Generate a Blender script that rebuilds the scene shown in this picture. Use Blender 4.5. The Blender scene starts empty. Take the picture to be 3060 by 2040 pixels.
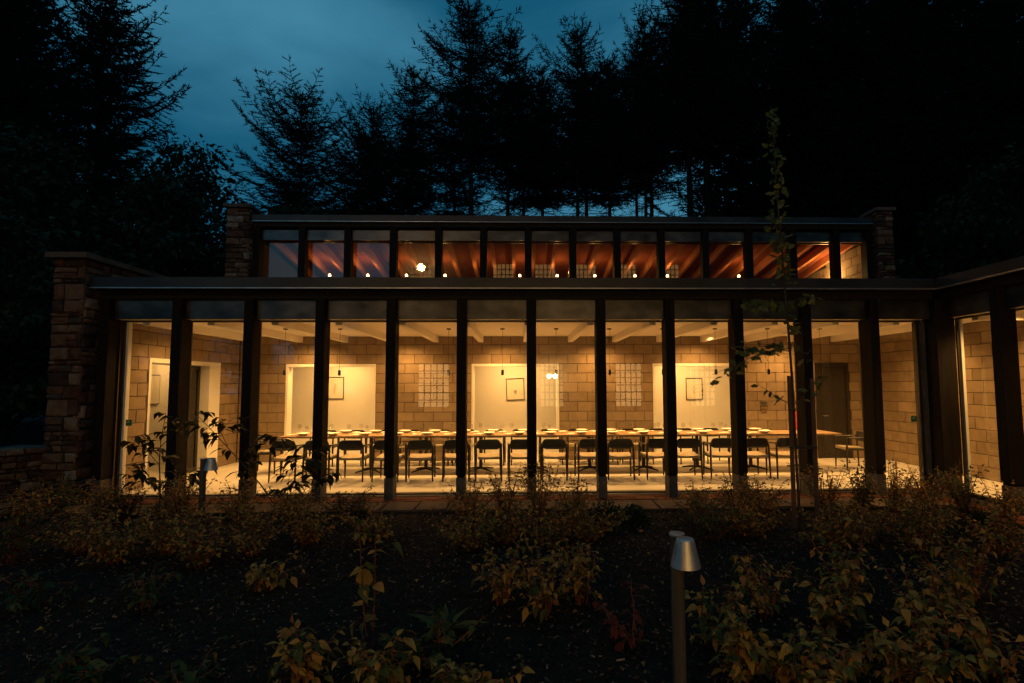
import bpy, math, random
import numpy as np
from mathutils import Vector, Matrix, Euler

sc = bpy.context.scene
C = sc.collection
R = math.radians
random.seed(7)

# ------------------------------------------------------------------ camera
cam_d = bpy.data.cameras.new('camera')
cam = bpy.data.objects.new('camera', cam_d)
C.objects.link(cam)
cam_d.sensor_fit = 'HORIZONTAL'
cam_d.sensor_width = 36.0
cam_d.lens = 36.0 * 1592.07 / 3060.0
cam_d.shift_x = -64.74 / 3060.0
cam_d.shift_y = 18.70 / 3060.0
cam_d.clip_start = 0.05
cam_d.clip_end = 2000
cam.matrix_world = (Matrix.Translation((0, -8.828, 1.7429)) @ Matrix.Rotation(-0.0263, 4, 'Z')
                    @ Matrix.Rotation(math.pi / 2 + 0.0702, 4, 'X') @ Matrix.Rotation(-0.0033, 4, 'Z'))
sc.camera = cam

# ------------------------------------------------------------------ sky, sun, exposure
SUN_EL, SUN_ROT = R(2.0), R(200.0)
SKY_STRENGTH = 0.05
w = bpy.data.worlds.new('World')
sc.world = w
w.use_nodes = True
nt = w.node_tree
nt.nodes.clear()
def wn(t, **k):
    n = nt.nodes.new(t)
    for a, b in k.items():
        setattr(n, a, b)
    return n
def wl(a, b):
    nt.links.new(a, b)
w_out = wn('ShaderNodeOutputWorld')
w_bg = wn('ShaderNodeBackground')
w_bg.inputs['Strength'].default_value = SKY_STRENGTH
w_sky = wn('ShaderNodeTexSky', sky_type='NISHITA', sun_disc=False, sun_elevation=SUN_EL, sun_rotation=SUN_ROT)
w_tc = wn('ShaderNodeTexCoord')
w_map = wn('ShaderNodeMapping')
w_map.inputs['Scale'].default_value = (1.0, 1.0, 2.2)
w_map.inputs['Location'].default_value = (4.0, 6.0, 8.0)
w_no = wn('ShaderNodeTexNoise')
w_no.inputs['Scale'].default_value = 1.7
w_no.inputs['Detail'].default_value = 5.0
w_no.inputs['Roughness'].default_value = 0.5
w_no.inputs['Distortion'].default_value = 0.25
w_ramp = wn('ShaderNodeValToRGB')
w_ramp.color_ramp.interpolation = 'EASE'
w_ramp.color_ramp.elements[0].position = 0.36
w_ramp.color_ramp.elements[0].color = (0.014, 0.180, 0.335, 1)
w_ramp.color_ramp.elements[1].position = 0.70
w_ramp.color_ramp.elements[1].color = (0.105, 0.44, 0.68, 1)
w_bw = wn('ShaderNodeRGBToBW')
w_mul = wn('ShaderNodeMixRGB', blend_type='MULTIPLY')
w_mul.inputs['Fac'].default_value = 1.0
w_lim = wn('ShaderNodeMapRange')          # dusk overcast: the cloud deck evens out the clear sky behind it
w_lim.inputs['From Min'].default_value = 0.0
w_lim.inputs['From Max'].default_value = 12.0
w_lim.inputs['To Min'].default_value = 9.9
w_lim.inputs['To Max'].default_value = 13.2
wl(w_tc.outputs['Generated'], w_map.inputs['Vector'])
wl(w_map.outputs['Vector'], w_no.inputs['Vector'])
wl(w_no.outputs['Fac'], w_ramp.inputs['Fac'])
wl(w_sky.outputs['Color'], w_bw.inputs['Color'])
wl(w_bw.outputs['Val'], w_lim.inputs['Value'])
wl(w_lim.outputs['Result'], w_mul.inputs['Color1'])
wl(w_ramp.outputs['Color'], w_mul.inputs['Color2'])
wl(w_mul.outputs['Color'], w_bg.inputs['Color'])
wl(w_bg.outputs['Background'], w_out.inputs['Surface'])

sun_d = bpy.data.lights.new('sun', 'SUN')
sun_d.energy = 0.004
sun_d.angle = R(15)
sun_d.color = (0.75, 0.88, 1.0)
sun = bpy.data.objects.new('sun', sun_d)
sun.rotation_euler = (R(80), 0, -SUN_ROT + math.pi)
C.objects.link(sun)

sc.view_settings.view_transform = 'Standard'
sc.view_settings.look = 'None'
sc.view_settings.exposure = 0.0
sc.view_settings.gamma = 1.0
sc.view_settings.use_curve_mapping = False
sc.cycles.use_denoising = True
sc.cycles.max_bounces = 7
sc.cycles.diffuse_bounces = 4
sc.cycles.glossy_bounces = 3
sc.cycles.transmission_bounces = 4
sc.cycles.transparent_max_bounces = 24
sc.cycles.caustics_reflective = False
sc.cycles.caustics_refractive = False
sc.cycles.sample_clamp_indirect = 4.0

# ------------------------------------------------------------------ helpers
WARM = (1.0, 0.49, 0.132)          # colour of the lamps

def tag(o, label=None, cat=None, group=None, kind=None):
    if label: o['label'] = label
    if cat: o['category'] = cat
    if group: o['group'] = group
    if kind: o['kind'] = kind
    return o

def empty(name, loc=(0, 0, 0), rz=0.0, parent=None):
    o = bpy.data.objects.new(name, None)
    C.objects.link(o)
    o.location = loc
    o.rotation_euler = (0, 0, rz)
    o.empty_display_size = 0.1
    if parent: o.parent = parent
    return o

def copy_tree(o, parent=None):
    c = o.copy()
    C.objects.link(c)
    c.parent = parent
    for ch in list(o.children):
        copy_tree(ch, c)
    return c

WORDS = ['first', 'second', 'third', 'fourth', 'fifth', 'sixth', 'seventh', 'eighth', 'ninth', 'tenth', 'eleventh',
         'twelfth', 'thirteenth', 'fourteenth', 'fifteenth', 'sixteenth', 'seventeenth', 'eighteenth', 'nineteenth',
         'twentieth', 'twenty-first', 'twenty-second', 'twenty-third', 'twenty-fourth']

class MB:
    def __init__(s):
        s.v = []; s.f = []
    def box(s, x0, x1, y0, y1, z0, z1):
        n = len(s.v)
        s.v += [(x0, y0, z0), (x1, y0, z0), (x1, y1, z0), (x0, y1, z0), (x0, y0, z1), (x1, y0, z1), (x1, y1, z1), (x0, y1, z1)]
        s.f += [tuple(n + i for i in q) for q in ((0, 3, 2, 1), (4, 5, 6, 7), (0, 1, 5, 4), (1, 2, 6, 5), (2, 3, 7, 6), (3, 0, 4, 7))]
        return s
    def cbox(s, x0, x1, y0, y1, z0, z1, c):
        """box with chamfered vertical edges"""
        pts = [(x0 + c, y0), (x1 - c, y0), (x1, y0 + c), (x1, y1 - c), (x1 - c, y1), (x0 + c, y1), (x0, y1 - c), (x0, y0 + c)]
        return s.prism(pts, z0, z1)
    def prism(s, pts, z0, z1):
        n = len(s.v); k = len(pts)
        s.v += [(x, y, z0) for x, y in pts] + [(x, y, z1) for x, y in pts]
        s.f += [tuple(n + i for i in reversed(range(k))), tuple(n + k + i for i in range(k))]
        s.f += [(n + i, n + (i + 1) % k, n + k + (i + 1) % k, n + k + i) for i in range(k)]
        return s
    def extr(s, prof, axis, a0, a1):
        """extrude a 2-D profile along axis: 'x' -> prof is (y,z); 'y' -> prof is (x,z)"""
        n = len(s.v); k = len(prof)
        for a in (a0, a1):
            for p, q in prof:
                s.v.append((a, p, q) if axis == 'x' else (p, a, q))
        s.f += [tuple(n + i for i in range(k)), tuple(n + k + i for i in reversed(range(k)))]
        s.f += [(n + i, n + k + i, n + k + (i + 1) % k, n + (i + 1) % k) for i in range(k)]
        return s
    def tube(s, pts, rad, n=8, cap=True):
        pts = [Vector(p) for p in pts]
        if not hasattr(rad, '__len__'): rad = [rad] * len(pts)
        base = len(s.v)
        up = None
        for i, p in enumerate(pts):
            d = (pts[min(i + 1, len(pts) - 1)] - pts[max(i - 1, 0)])
            d = d.normalized() if d.length > 1e-9 else Vector((0, 0, 1))
            if up is None:
                up = Vector((0, 0, 1)) if abs(d.z) < 0.9 else Vector((1, 0, 0))
            a = d.cross(up).normalized()
            b = a.cross(d).normalized()
            up = b
            for k in range(n):
                t = 2 * math.pi * k / n
                q = p + (a * math.cos(t) + b * math.sin(t)) * rad[i]
                s.v.append((q.x, q.y, q.z))
        for i in range(len(pts) - 1):
            for k in range(n):
                a0 = base + i * n + k; a1 = base + i * n + (k + 1) % n
                s.f.append((a0, a1, a1 + n, a0 + n))
        if cap:
            s.f.append(tuple(base + k for k in reversed(range(n))))
            e = base + (len(pts) - 1) * n
            s.f.append(tuple(e + k for k in range(n)))
        return s
    def lathe(s, prof, n=20, c=(0, 0, 0), close=False):
        base = len(s.v); m = len(prof)
        for r, z in prof:
            for k in range(n):
                t = 2 * math.pi * k / n
                s.v.append((c[0] + r * math.cos(t), c[1] + r * math.sin(t), c[2] + z))
        for i in range(m - 1):
            for k in range(n):
                a = base + i * n + k; b = base + i * n + (k + 1) % n
                s.f.append((a, b, b + n, a + n))
        if close:
            s.f.append(tuple(base + k for k in reversed(range(n))))
            s.f.append(tuple(base + (m - 1) * n + k for k in range(n)))
        return s
    def mesh(s, name, origin=(0, 0, 0), smooth=False):
        me = bpy.data.meshes.new(name)
        ox, oy, oz = origin
        me.from_pydata([(x - ox, y - oy, z - oz) for x, y, z in s.v], [], s.f)
        if smooth:
            me.polygons.foreach_set('use_smooth', [True] * len(me.polygons))
        me.update()
        return me
    def build(s, name, mat, parent=None, origin=None, smooth=False, loc=(0, 0, 0)):
        if origin is None:
            origin = tuple(parent.matrix_basis.translation) if (parent and parent.parent is None) else (0, 0, 0)
        me = s.mesh(name, origin, smooth)
        if mat: me.materials.append(mat)
        o = bpy.data.objects.new(name, me)
        C.objects.link(o)
        o.location = loc
        if parent: o.parent = parent
        return o

def inst(name, me, parent=None, loc=(0, 0, 0), rot=(0, 0, 0), scale=(1, 1, 1)):
    o = bpy.data.objects.new(name, me)
    C.objects.link(o)
    if parent: o.parent = parent
    o.location = loc; o.rotation_euler = rot; o.scale = scale
    return o

def np_mesh(name, V, F, mat):
    """V (n,3) array, F (m,k) array"""
    me = bpy.data.meshes.new(name)
    V = np.asarray(V, dtype=np.float32); F = np.asarray(F, dtype=np.int32)
    k = F.shape[1]
    me.vertices.add(len(V)); me.vertices.foreach_set('co', V.ravel())
    me.loops.add(F.size); me.loops.foreach_set('vertex_index', F.ravel())
    me.polygons.add(len(F))
    me.polygons.foreach_set('loop_start', np.arange(0, F.size, k, dtype=np.int32))
    me.polygons.foreach_set('loop_total', np.full(len(F), k, dtype=np.int32))
    me.update(calc_edges=True)
    if mat: me.materials.append(mat)
    return me

# ------------------------------------------------------------------ materials
def new_mat(name):
    m = bpy.data.materials.new(name)
    m.use_nodes = True
    return m, m.node_tree, m.node_tree.nodes['Principled BSDF']

def pmat(name, cols, scale=5.0, rough=0.7, metal=0.0, bump=0.0, bscale=40.0, detail=4.0, rnd=None, stretch=(1, 1, 1), rough_var=0.0, spec=None):
    """cols: list of (pos, rgb) for a noise colour ramp; rnd: ('obj'|'island', lo, hi) brightness variation"""
    m, t, b = new_mat(name)
    N = t.nodes.new; L = t.links.new
    tc = N('ShaderNodeTexCoord'); mp = N('ShaderNodeMapping'); mp.inputs['Scale'].default_value = stretch
    L(tc.outputs['Object'], mp.inputs['Vector'])
    no = N('ShaderNodeTexNoise'); no.inputs['Scale'].default_value = scale; no.inputs['Detail'].default_value = detail
    vec = mp.outputs['Vector']
    if rnd and rnd[0] == 'obj':
        oi = N('ShaderNodeObjectInfo'); ad = N('ShaderNodeVectorMath'); ad.operation = 'ADD'
        mm = N('ShaderNodeMath'); mm.operation = 'MULTIPLY'; mm.inputs[1].default_value = 37.0
        L(oi.outputs['Random'], mm.inputs[0]); L(mp.outputs['Vector'], ad.inputs[0]); L(mm.outputs[0], ad.inputs[1])
        vec = ad.outputs[0]
    L(vec, no.inputs['Vector'])
    rp = N('ShaderNodeValToRGB')
    e = rp.color_ramp.elements
    while len(e) < len(cols): e.new(0.5)
    for i, (p, c) in enumerate(cols):
        e[i].position = p; e[i].color = (*c, 1)
    L(no.outputs['Fac'], rp.inputs['Fac'])
    col = rp.outputs['Color']
    if rnd:
        src = (oi.outputs['Random'] if rnd[0] == 'obj' else N('ShaderNodeNewGeometry').outputs['Random Per Island'])
        mr = N('ShaderNodeMapRange'); mr.inputs['To Min'].default_value = rnd[1]; mr.inputs['To Max'].default_value = rnd[2]
        L(src, mr.inputs['Value'])
        mu = N('ShaderNodeMixRGB'); mu.blend_type = 'MULTIPLY'; mu.inputs['Fac'].default_value = 1
        L(col, mu.inputs['Color1']); L(mr.outputs['Result'], mu.inputs['Color2'])
        col = mu.outputs['Color']
    L(col, b.inputs['Base Color'])
    b.inputs['Roughness'].default_value = rough
    b.inputs['Metallic'].default_value = metal
    b.inputs['Specular IOR Level'].default_value = (0.08 if rough > 0.85 else 0.25 if rough > 0.55 else 0.5) if spec is None else spec
    if rough_var:
        mr = N('ShaderNodeMapRange'); mr.inputs['To Min'].default_value = rough - rough_var; mr.inputs['To Max'].default_value = rough + rough_var
        L(no.outputs['Fac'], mr.inputs['Value']); L(mr.outputs['Result'], b.inputs['Roughness'])
    if bump:
        n2 = N('ShaderNodeTexNoise'); n2.inputs['Scale'].default_value = bscale; n2.inputs['Detail'].default_value = 5
        L(vec, n2.inputs['Vector'])
        bp_ = N('ShaderNodeBump'); bp_.inputs['Strength'].default_value = bump; bp_.inputs['Distance'].default_value = 0.02
        L(n2.outputs['Fac'], bp_.inputs['Height']); L(bp_.outputs['Normal'], b.inputs['Normal'])
    return m

def leaf_mat(name, cols, mode, transl=0.4, rough=0.5):
    m, t, b = new_mat(name)
    N = t.nodes.new; L = t.links.new
    src = N('ShaderNodeObjectInfo').outputs['Random'] if mode == 'obj' else N('ShaderNodeNewGeometry').outputs['Random Per Island']
    rp = N('ShaderNodeValToRGB'); e = rp.color_ramp.elements
    while len(e) < len(cols): e.new(0.5)
    for i, (p, c) in enumerate(cols):
        e[i].position = p; e[i].color = (*c, 1)
    L(src, rp.inputs['Fac'])
    tc = N('ShaderNodeTexCoord'); no = N('ShaderNodeTexNoise'); no.inputs['Scale'].default_value = 30
    L(tc.outputs['Object'], no.inputs['Vector'])
    mr = N('ShaderNodeMapRange'); mr.inputs['To Min'].default_value = 0.6; mr.inputs['To Max'].default_value = 1.35
    L(no.outputs['Fac'], mr.inputs['Value'])
    mu = N('ShaderNodeMixRGB'); mu.blend_type = 'MULTIPLY'; mu.inputs['Fac'].default_value = 1
    L(rp.outputs['Color'], mu.inputs['Color1']); L(mr.outputs['Result'], mu.inputs['Color2'])
    L(mu.outputs['Color'], b.inputs['Base Color'])
    b.inputs['Roughness'].default_value = rough
    b.inputs['Specular IOR Level'].default_value = 0.12 if rough < 0.75 else 0.03
    tr = N('ShaderNodeBsdfTranslucent'); L(mu.outputs['Color'], tr.inputs['Color'])
    mx = N('ShaderNodeMixShader'); mx.inputs['Fac'].default_value = transl
    L(b.outputs['BSDF'], mx.inputs[1]); L(tr.outputs['BSDF'], mx.inputs[2])
    L(mx.outputs['Shader'], t.nodes['Material Output'].inputs['Surface'])
    return m

def glass_mat(name, ior=1.6, tint=(0.97, 0.985, 0.975), rough=0.0):
    m, t, b = new_mat(name)
    N = t.nodes.new; L = t.links.new
    t.nodes.remove(b)
    fr = N('ShaderNodeFresnel')
    ge = N('ShaderNodeNewGeometry'); mr = N('ShaderNodeMapRange')      # same reflectance from both sides of a thin pane
    mr.inputs['To Min'].default_value = ior; mr.inputs['To Max'].default_value = 1.0 / ior
    L(ge.outputs['Backfacing'], mr.inputs['Value']); L(mr.outputs['Result'], fr.inputs['IOR'])
    tr = N('ShaderNodeBsdfTransparent'); tr.inputs['Color'].default_value = (*tint, 1)
    gl = N('ShaderNodeBsdfGlossy'); gl.inputs['Roughness'].default_value = rough
    mx = N('ShaderNodeMixShader')
    L(fr.outputs['Fac'], mx.inputs['Fac']); L(tr.outputs['BSDF'], mx.inputs[1]); L(gl.outputs['BSDF'], mx.inputs[2])
    L(mx.outputs['Shader'], t.nodes['Material Output'].inputs['Surface'])
    return m

def emit_mat(name, col, st):
    m, t, b = new_mat(name)
    b.inputs['Base Color'].default_value = (0, 0, 0, 1)
    b.inputs['Emission Color'].default_value = (*col, 1)
    b.inputs['Emission Strength'].default_value = st
    return m

M = {}
M['timber'] = pmat('black_stained_timber', [(0.3, (0.006, 0.005, 0.0045)), (0.7, (0.015, 0.011, 0.009))], 3.0, 0.66, bump=0.25, bscale=14, stretch=(6, 6, 0.5), rough_var=0.12, spec=0.1)
M['beamdark'] = pmat('dark_beam_timber', [(0.3, (0.008, 0.007, 0.007)), (0.7, (0.018, 0.014, 0.012))], 3.0, 0.7, bump=0.2, bscale=14, stretch=(0.5, 6, 6))
M['zinc'] = pmat('weathered_metal_panel', [(0.25, (0.045, 0.042, 0.040)), (0.5, (0.085, 0.080, 0.075)), (0.75, (0.15, 0.14, 0.13))], 2.6, 0.34, metal=0.85, bump=0.06, bscale=6, stretch=(1.0, 1, 1.6), rough_var=0.16)
M['fascia'] = pmat('dark_metal_fascia', [(0.3, (0.026, 0.025, 0.024)), (0.7, (0.055, 0.052, 0.050))], 1.5, 0.45, metal=0.7, bump=0.03, bscale=4, rough_var=0.12)
M['drip'] = pmat('pale_metal_drip', [(0.3, (0.30, 0.30, 0.30)), (0.7, (0.45, 0.45, 0.45))], 4, 0.35, metal=0.9)
M['foot'] = pmat('galvanised_post_foot', [(0.3, (0.05, 0.045, 0.04)), (0.7, (0.10, 0.09, 0.08))], 6, 0.7, bump=0.1)
M['frame'] = pmat('dark_window_frame', [(0.3, (0.012, 0.012, 0.012)), (0.7, (0.025, 0.023, 0.022))], 6, 0.4)
M['jamb'] = pmat('pale_window_lining', [(0.3, (0.60, 0.57, 0.50)), (0.7, (0.72, 0.69, 0.62))], 3, 0.55)
M['glass'] = glass_mat('window_glass', 1.55)
M['darkglass'] = glass_mat('tinted_door_glass', 1.7, (0.25, 0.24, 0.22))
M['block'] = pmat('buff_concrete_block', [(0.25, (0.225, 0.165, 0.108)), (0.5, (0.262, 0.195, 0.130)), (0.8, (0.300, 0.228, 0.156))], 6.0, 0.9, bump=0.4, bscale=70, rnd=('obj', 0.82, 1.10))
M['mortar'] = pmat('recessed_mortar', [(0.3, (0.060, 0.040, 0.026)), (0.7, (0.095, 0.065, 0.042))], 20, 0.95, bump=0.2)
M['white'] = pmat('white_plaster', [(0.3, (0.76, 0.75, 0.72)), (0.7, (0.80, 0.79, 0.77))], 2, 0.75, bump=0.03)
M['ceil'] = pmat('white_ceiling_paint', [(0.3, (0.78, 0.75, 0.70)), (0.7, (0.82, 0.79, 0.74))], 1.2, 0.8, bump=0.02)
M['trim'] = pmat('white_painted_trim', [(0.3, (0.72, 0.70, 0.66)), (0.7, (0.78, 0.76, 0.72))], 3, 0.5)
M['floor'] = pmat('polished_pale_concrete', [(0.25, (0.55, 0.52, 0.47)), (0.5, (0.61, 0.58, 0.53)), (0.8, (0.67, 0.64, 0.59))], 1.4, 0.42, bump=0.02, bscale=12, detail=6, rough_var=0.08)
M['stone'] = pmat('red_sandstone', [(0.25, (0.09, 0.058, 0.046)), (0.5, (0.17, 0.110, 0.080)), (0.8, (0.27, 0.185, 0.140))], 4.5, 0.92, bump=0.7, bscale=16, rnd=('obj', 0.45, 1.45))
M['stonejoint'] = pmat('deep_stone_joint', [(0.3, (0.018, 0.014, 0.012)), (0.7, (0.035, 0.027, 0.022))], 12, 0.98, bump=0.5)
M['coping'] = pmat('sandstone_coping', [(0.3, (0.070, 0.052, 0.040)), (0.7, (0.115, 0.088, 0.068))], 3, 0.9, bump=0.5, bscale=18, rnd=('obj', 0.8, 1.15))
M['ceilwood'] = pmat('red_stained_boarding', [(0.3, (0.24, 0.066, 0.032)), (0.7, (0.31, 0.094, 0.048))], 3, 0.88, bump=0.1, stretch=(8, 0.6, 1))
M['rafter'] = pmat('pine_rafter', [(0.3, (0.42, 0.150, 0.070)), (0.7, (0.52, 0.200, 0.095))], 3, 0.88, stretch=(8, 0.6, 1))
M['black'] = pmat('black_powder_coat', [(0.3, (0.012, 0.012, 0.012)), (0.7, (0.020, 0.019, 0.018))], 8, 0.42)
M['chairwood'] = pmat('black_stained_ash', [(0.3, (0.011, 0.010, 0.010)), (0.7, (0.022, 0.020, 0.018))], 6, 0.45, stretch=(8, 8, 1))
M['leather'] = pmat('black_chair_back', [(0.3, (0.010, 0.010, 0.010)), (0.7, (0.019, 0.018, 0.017))], 20, 0.38, bump=0.1)
M['cord'] = pmat('pale_woven_seat', [(0.3, (0.30, 0.25, 0.18)), (0.7, (0.38, 0.32, 0.24))], 30, 0.85, bump=0.4, bscale=90, stretch=(1, 6, 1))
M['oak'] = pmat('oiled_oak_top', [(0.3, (0.20, 0.125, 0.070)), (0.7, (0.29, 0.185, 0.105))], 3, 0.5, bump=0.05, stretch=(0.6, 8, 8))
M['china'] = pmat('white_glazed_china', [(0.3, (0.80, 0.79, 0.76)), (0.7, (0.84, 0.83, 0.80))], 4, 0.15)
M['linen'] = pmat('natural_linen', [(0.3, (0.58, 0.54, 0.46)), (0.7, (0.70, 0.66, 0.58))], 14, 0.9, bump=0.4, bscale=60)
M['steel'] = pmat('brushed_steel', [(0.3, (0.45, 0.44, 0.43)), (0.7, (0.60, 0.59, 0.57))], 12, 0.28, metal=1.0)
M['tumbler'] = glass_mat('wine_glass', 1.5, (0.97, 0.97, 0.95))
M['paper'] = pmat('drawing_paper', [(0.3, (0.72, 0.69, 0.62)), (0.7, (0.76, 0.73, 0.66))], 6, 0.8)
M['ink'] = pmat('drawing_ink', [(0.3, (0.06, 0.055, 0.05)), (0.7, (0.20, 0.18, 0.16))], 30, 0.9)
M['red'] = pmat('red_enamel', [(0.3, (0.55, 0.030, 0.016)), (0.7, (0.64, 0.042, 0.022))], 5, 0.3)
M['green'] = pmat('green_plastic', [(0.3, (0.03, 0.13, 0.05)), (0.7, (0.04, 0.17, 0.07))], 5, 0.5)
M['darkdoor'] = pmat('dark_oak_door', [(0.3, (0.010, 0.007, 0.005)), (0.7, (0.020, 0.014, 0.010))], 3, 0.55, stretch=(6, 6, 0.5))
M['brick'] = pmat('red_clay_paver', [(0.25, (0.060, 0.021, 0.014)), (0.5, (0.095, 0.034, 0.021)), (0.8, (0.140, 0.056, 0.036))], 8, 0.9, bump=0.5, bscale=50, rnd=('obj', 0.6, 1.3))
M['flag'] = pmat('sandstone_flag', [(0.25, (0.060, 0.040, 0.028)), (0.5, (0.090, 0.062, 0.043)), (0.8, (0.130, 0.094, 0.067))], 3, 0.9, bump=0.5, bscale=25, rnd=('obj', 0.7, 1.2))
M['soil'] = pmat('dark_damp_soil', [(0.3, (0.006, 0.005, 0.004)), (0.7, (0.018, 0.014, 0.011))], 9, 0.98, bump=1.0, bscale=28)
M['grassground'] = pmat('dark_woodland_floor', [(0.3, (0.008, 0.010, 0.006)), (0.7, (0.022, 0.024, 0.013))], 1.2, 0.98, bump=0.8, bscale=8)
M['bollardmetal'] = pmat('spun_steel_shade', [(0.3, (0.32, 0.30, 0.28)), (0.6, (0.50, 0.48, 0.45)), (0.8, (0.58, 0.56, 0.53))], 9, 0.48, metal=1.0, bump=0.05, bscale=12, rough_var=0.12)
M['bollardpost'] = pmat('weathered_round_post', [(0.3, (0.040, 0.034, 0.027)), (0.7, (0.075, 0.062, 0.048))], 4, 0.7, bump=0.3, bscale=20, stretch=(6, 6, 0.6))
M['stake'] = pmat('brown_treated_stake', [(0.3, (0.085, 0.042, 0.022)), (0.7, (0.150, 0.078, 0.042))], 4, 0.8, bump=0.3, bscale=20, stretch=(6, 6, 0.6))
M['bark'] = pmat('conifer_bark', [(0.3, (0.012, 0.010, 0.009)), (0.7, (0.028, 0.023, 0.020))], 5, 0.95, bump=0.8, bscale=12, stretch=(3, 3, 0.7))
M['sapbark'] = pmat('sapling_bark', [(0.3, (0.036, 0.023, 0.015)), (0.7, (0.068, 0.045, 0.029))], 12, 0.85, bump=0.3, stretch=(3, 3, 0.7))
M['redstem'] = pmat('red_dogwood_stem', [(0.3, (0.10, 0.022, 0.014)), (0.7, (0.16, 0.045, 0.025))], 12, 0.6)
M['needle'] = leaf_mat('dark_conifer_needles', [(0.0, (0.006, 0.011, 0.008)), (0.5, (0.010, 0.018, 0.012)), (1.0, (0.015, 0.025, 0.015))], 'island', 0.15, 0.8)
M['treeleaf'] = leaf_mat('dark_tree_leaves', [(0.0, (0.010, 0.020, 0.009)), (0.6, (0.020, 0.036, 0.014)), (1.0, (0.034, 0.050, 0.018))], 'island', 0.3, 0.6)
AUT = [(0.0, (0.030, 0.048, 0.014)), (0.2, (0.085, 0.095, 0.024)), (0.42, (0.22, 0.165, 0.036)), (0.62, (0.40, 0.245, 0.050)), (0.82, (0.46, 0.235, 0.056)), (1.0, (0.26, 0.115, 0.042))]
GRN = [(0.0, (0.014, 0.034, 0.014)), (0.5, (0.034, 0.062, 0.020)), (0.85, (0.070, 0.088, 0.026)), (1.0, (0.150, 0.120, 0.032))]
REDL = [(0.0, (0.070, 0.020, 0.014)), (0.6, (0.160, 0.026, 0.018)), (1.0, (0.100, 0.060, 0.022))]
M['leaf_aut'] = leaf_mat('autumn_shrub_leaf', AUT, 'obj', 0.42)
M['leaf_aut_i'] = leaf_mat('autumn_shrub_leaves', AUT, 'island', 0.42)
M['leaf_grn'] = leaf_mat('green_shrub_leaf', GRN, 'obj', 0.4)
M['leaf_grn_i'] = leaf_mat('green_shrub_leaves', GRN, 'island', 0.4)
M['leaf_red'] = leaf_mat('crimson_leaf', REDL, 'obj', 0.35)
M['leaf_red_i'] = leaf_mat('crimson_leaves', REDL, 'island', 0.35)
M['leaf_evg_i'] = leaf_mat('glossy_evergreen_leaves', [(0.0, (0.008, 0.022, 0.010)), (1.0, (0.022, 0.045, 0.018))], 'island', 0.15, 0.35)
M['leaf_gk'] = leaf_mat('ginkgo_leaf', [(0.0, (0.060, 0.085, 0.024)), (0.6, (0.11, 0.125, 0.034)), (1.0, (0.20, 0.165, 0.044))], 'obj', 0.35)
M['leaf_dark'] = leaf_mat('beech_leaf', [(0.0, (0.016, 0.024, 0.010)), (0.7, (0.034, 0.042, 0.016)), (1.0, (0.090, 0.070, 0.024))], 'obj', 0.3)
M['grass'] = leaf_mat('dark_grass_blades', [(0.0, (0.014, 0.030, 0.010)), (1.0, (0.050, 0.062, 0.020))], 'island', 0.3)
M['chip'] = leaf_mat('bark_chips', [(0.0, (0.010, 0.008, 0.006)), (0.55, (0.022, 0.016, 0.012)), (0.80, (0.048, 0.035, 0.026)), (0.93, (0.11, 0.085, 0.065)), (1.0, (0.22, 0.175, 0.14))], 'island', 0.0, 0.6)
M['housewall'] = pmat('house_render', [(0.3, (0.20, 0.18, 0.15)), (0.7, (0.27, 0.24, 0.20))], 1, 0.9, bump=0.3)
M['slate'] = pmat('slate_roof', [(0.3, (0.03, 0.03, 0.035)), (0.7, (0.06, 0.06, 0.065))], 3, 0.6, bump=0.3)
M['winlit'] = emit_mat('lit_room_behind_sash', (1.0, 0.63, 0.24), 3.0)
M['winlit2'] = emit_mat('dim_room_behind_sash', (1.0, 0.58, 0.20), 1.5)
M['bulb'] = emit_mat('glowing_bulb', (1.0, 0.60, 0.20), 16.0)
M['lampdisc'] = emit_mat('glowing_downlight_lens', (1.0, 0.66, 0.26), 14.0)
M['domelight'] = pmat('opal_dome', [(0.3, (0.7, 0.68, 0.62)), (0.7, (0.74, 0.72, 0.66))], 3, 0.4)

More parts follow.
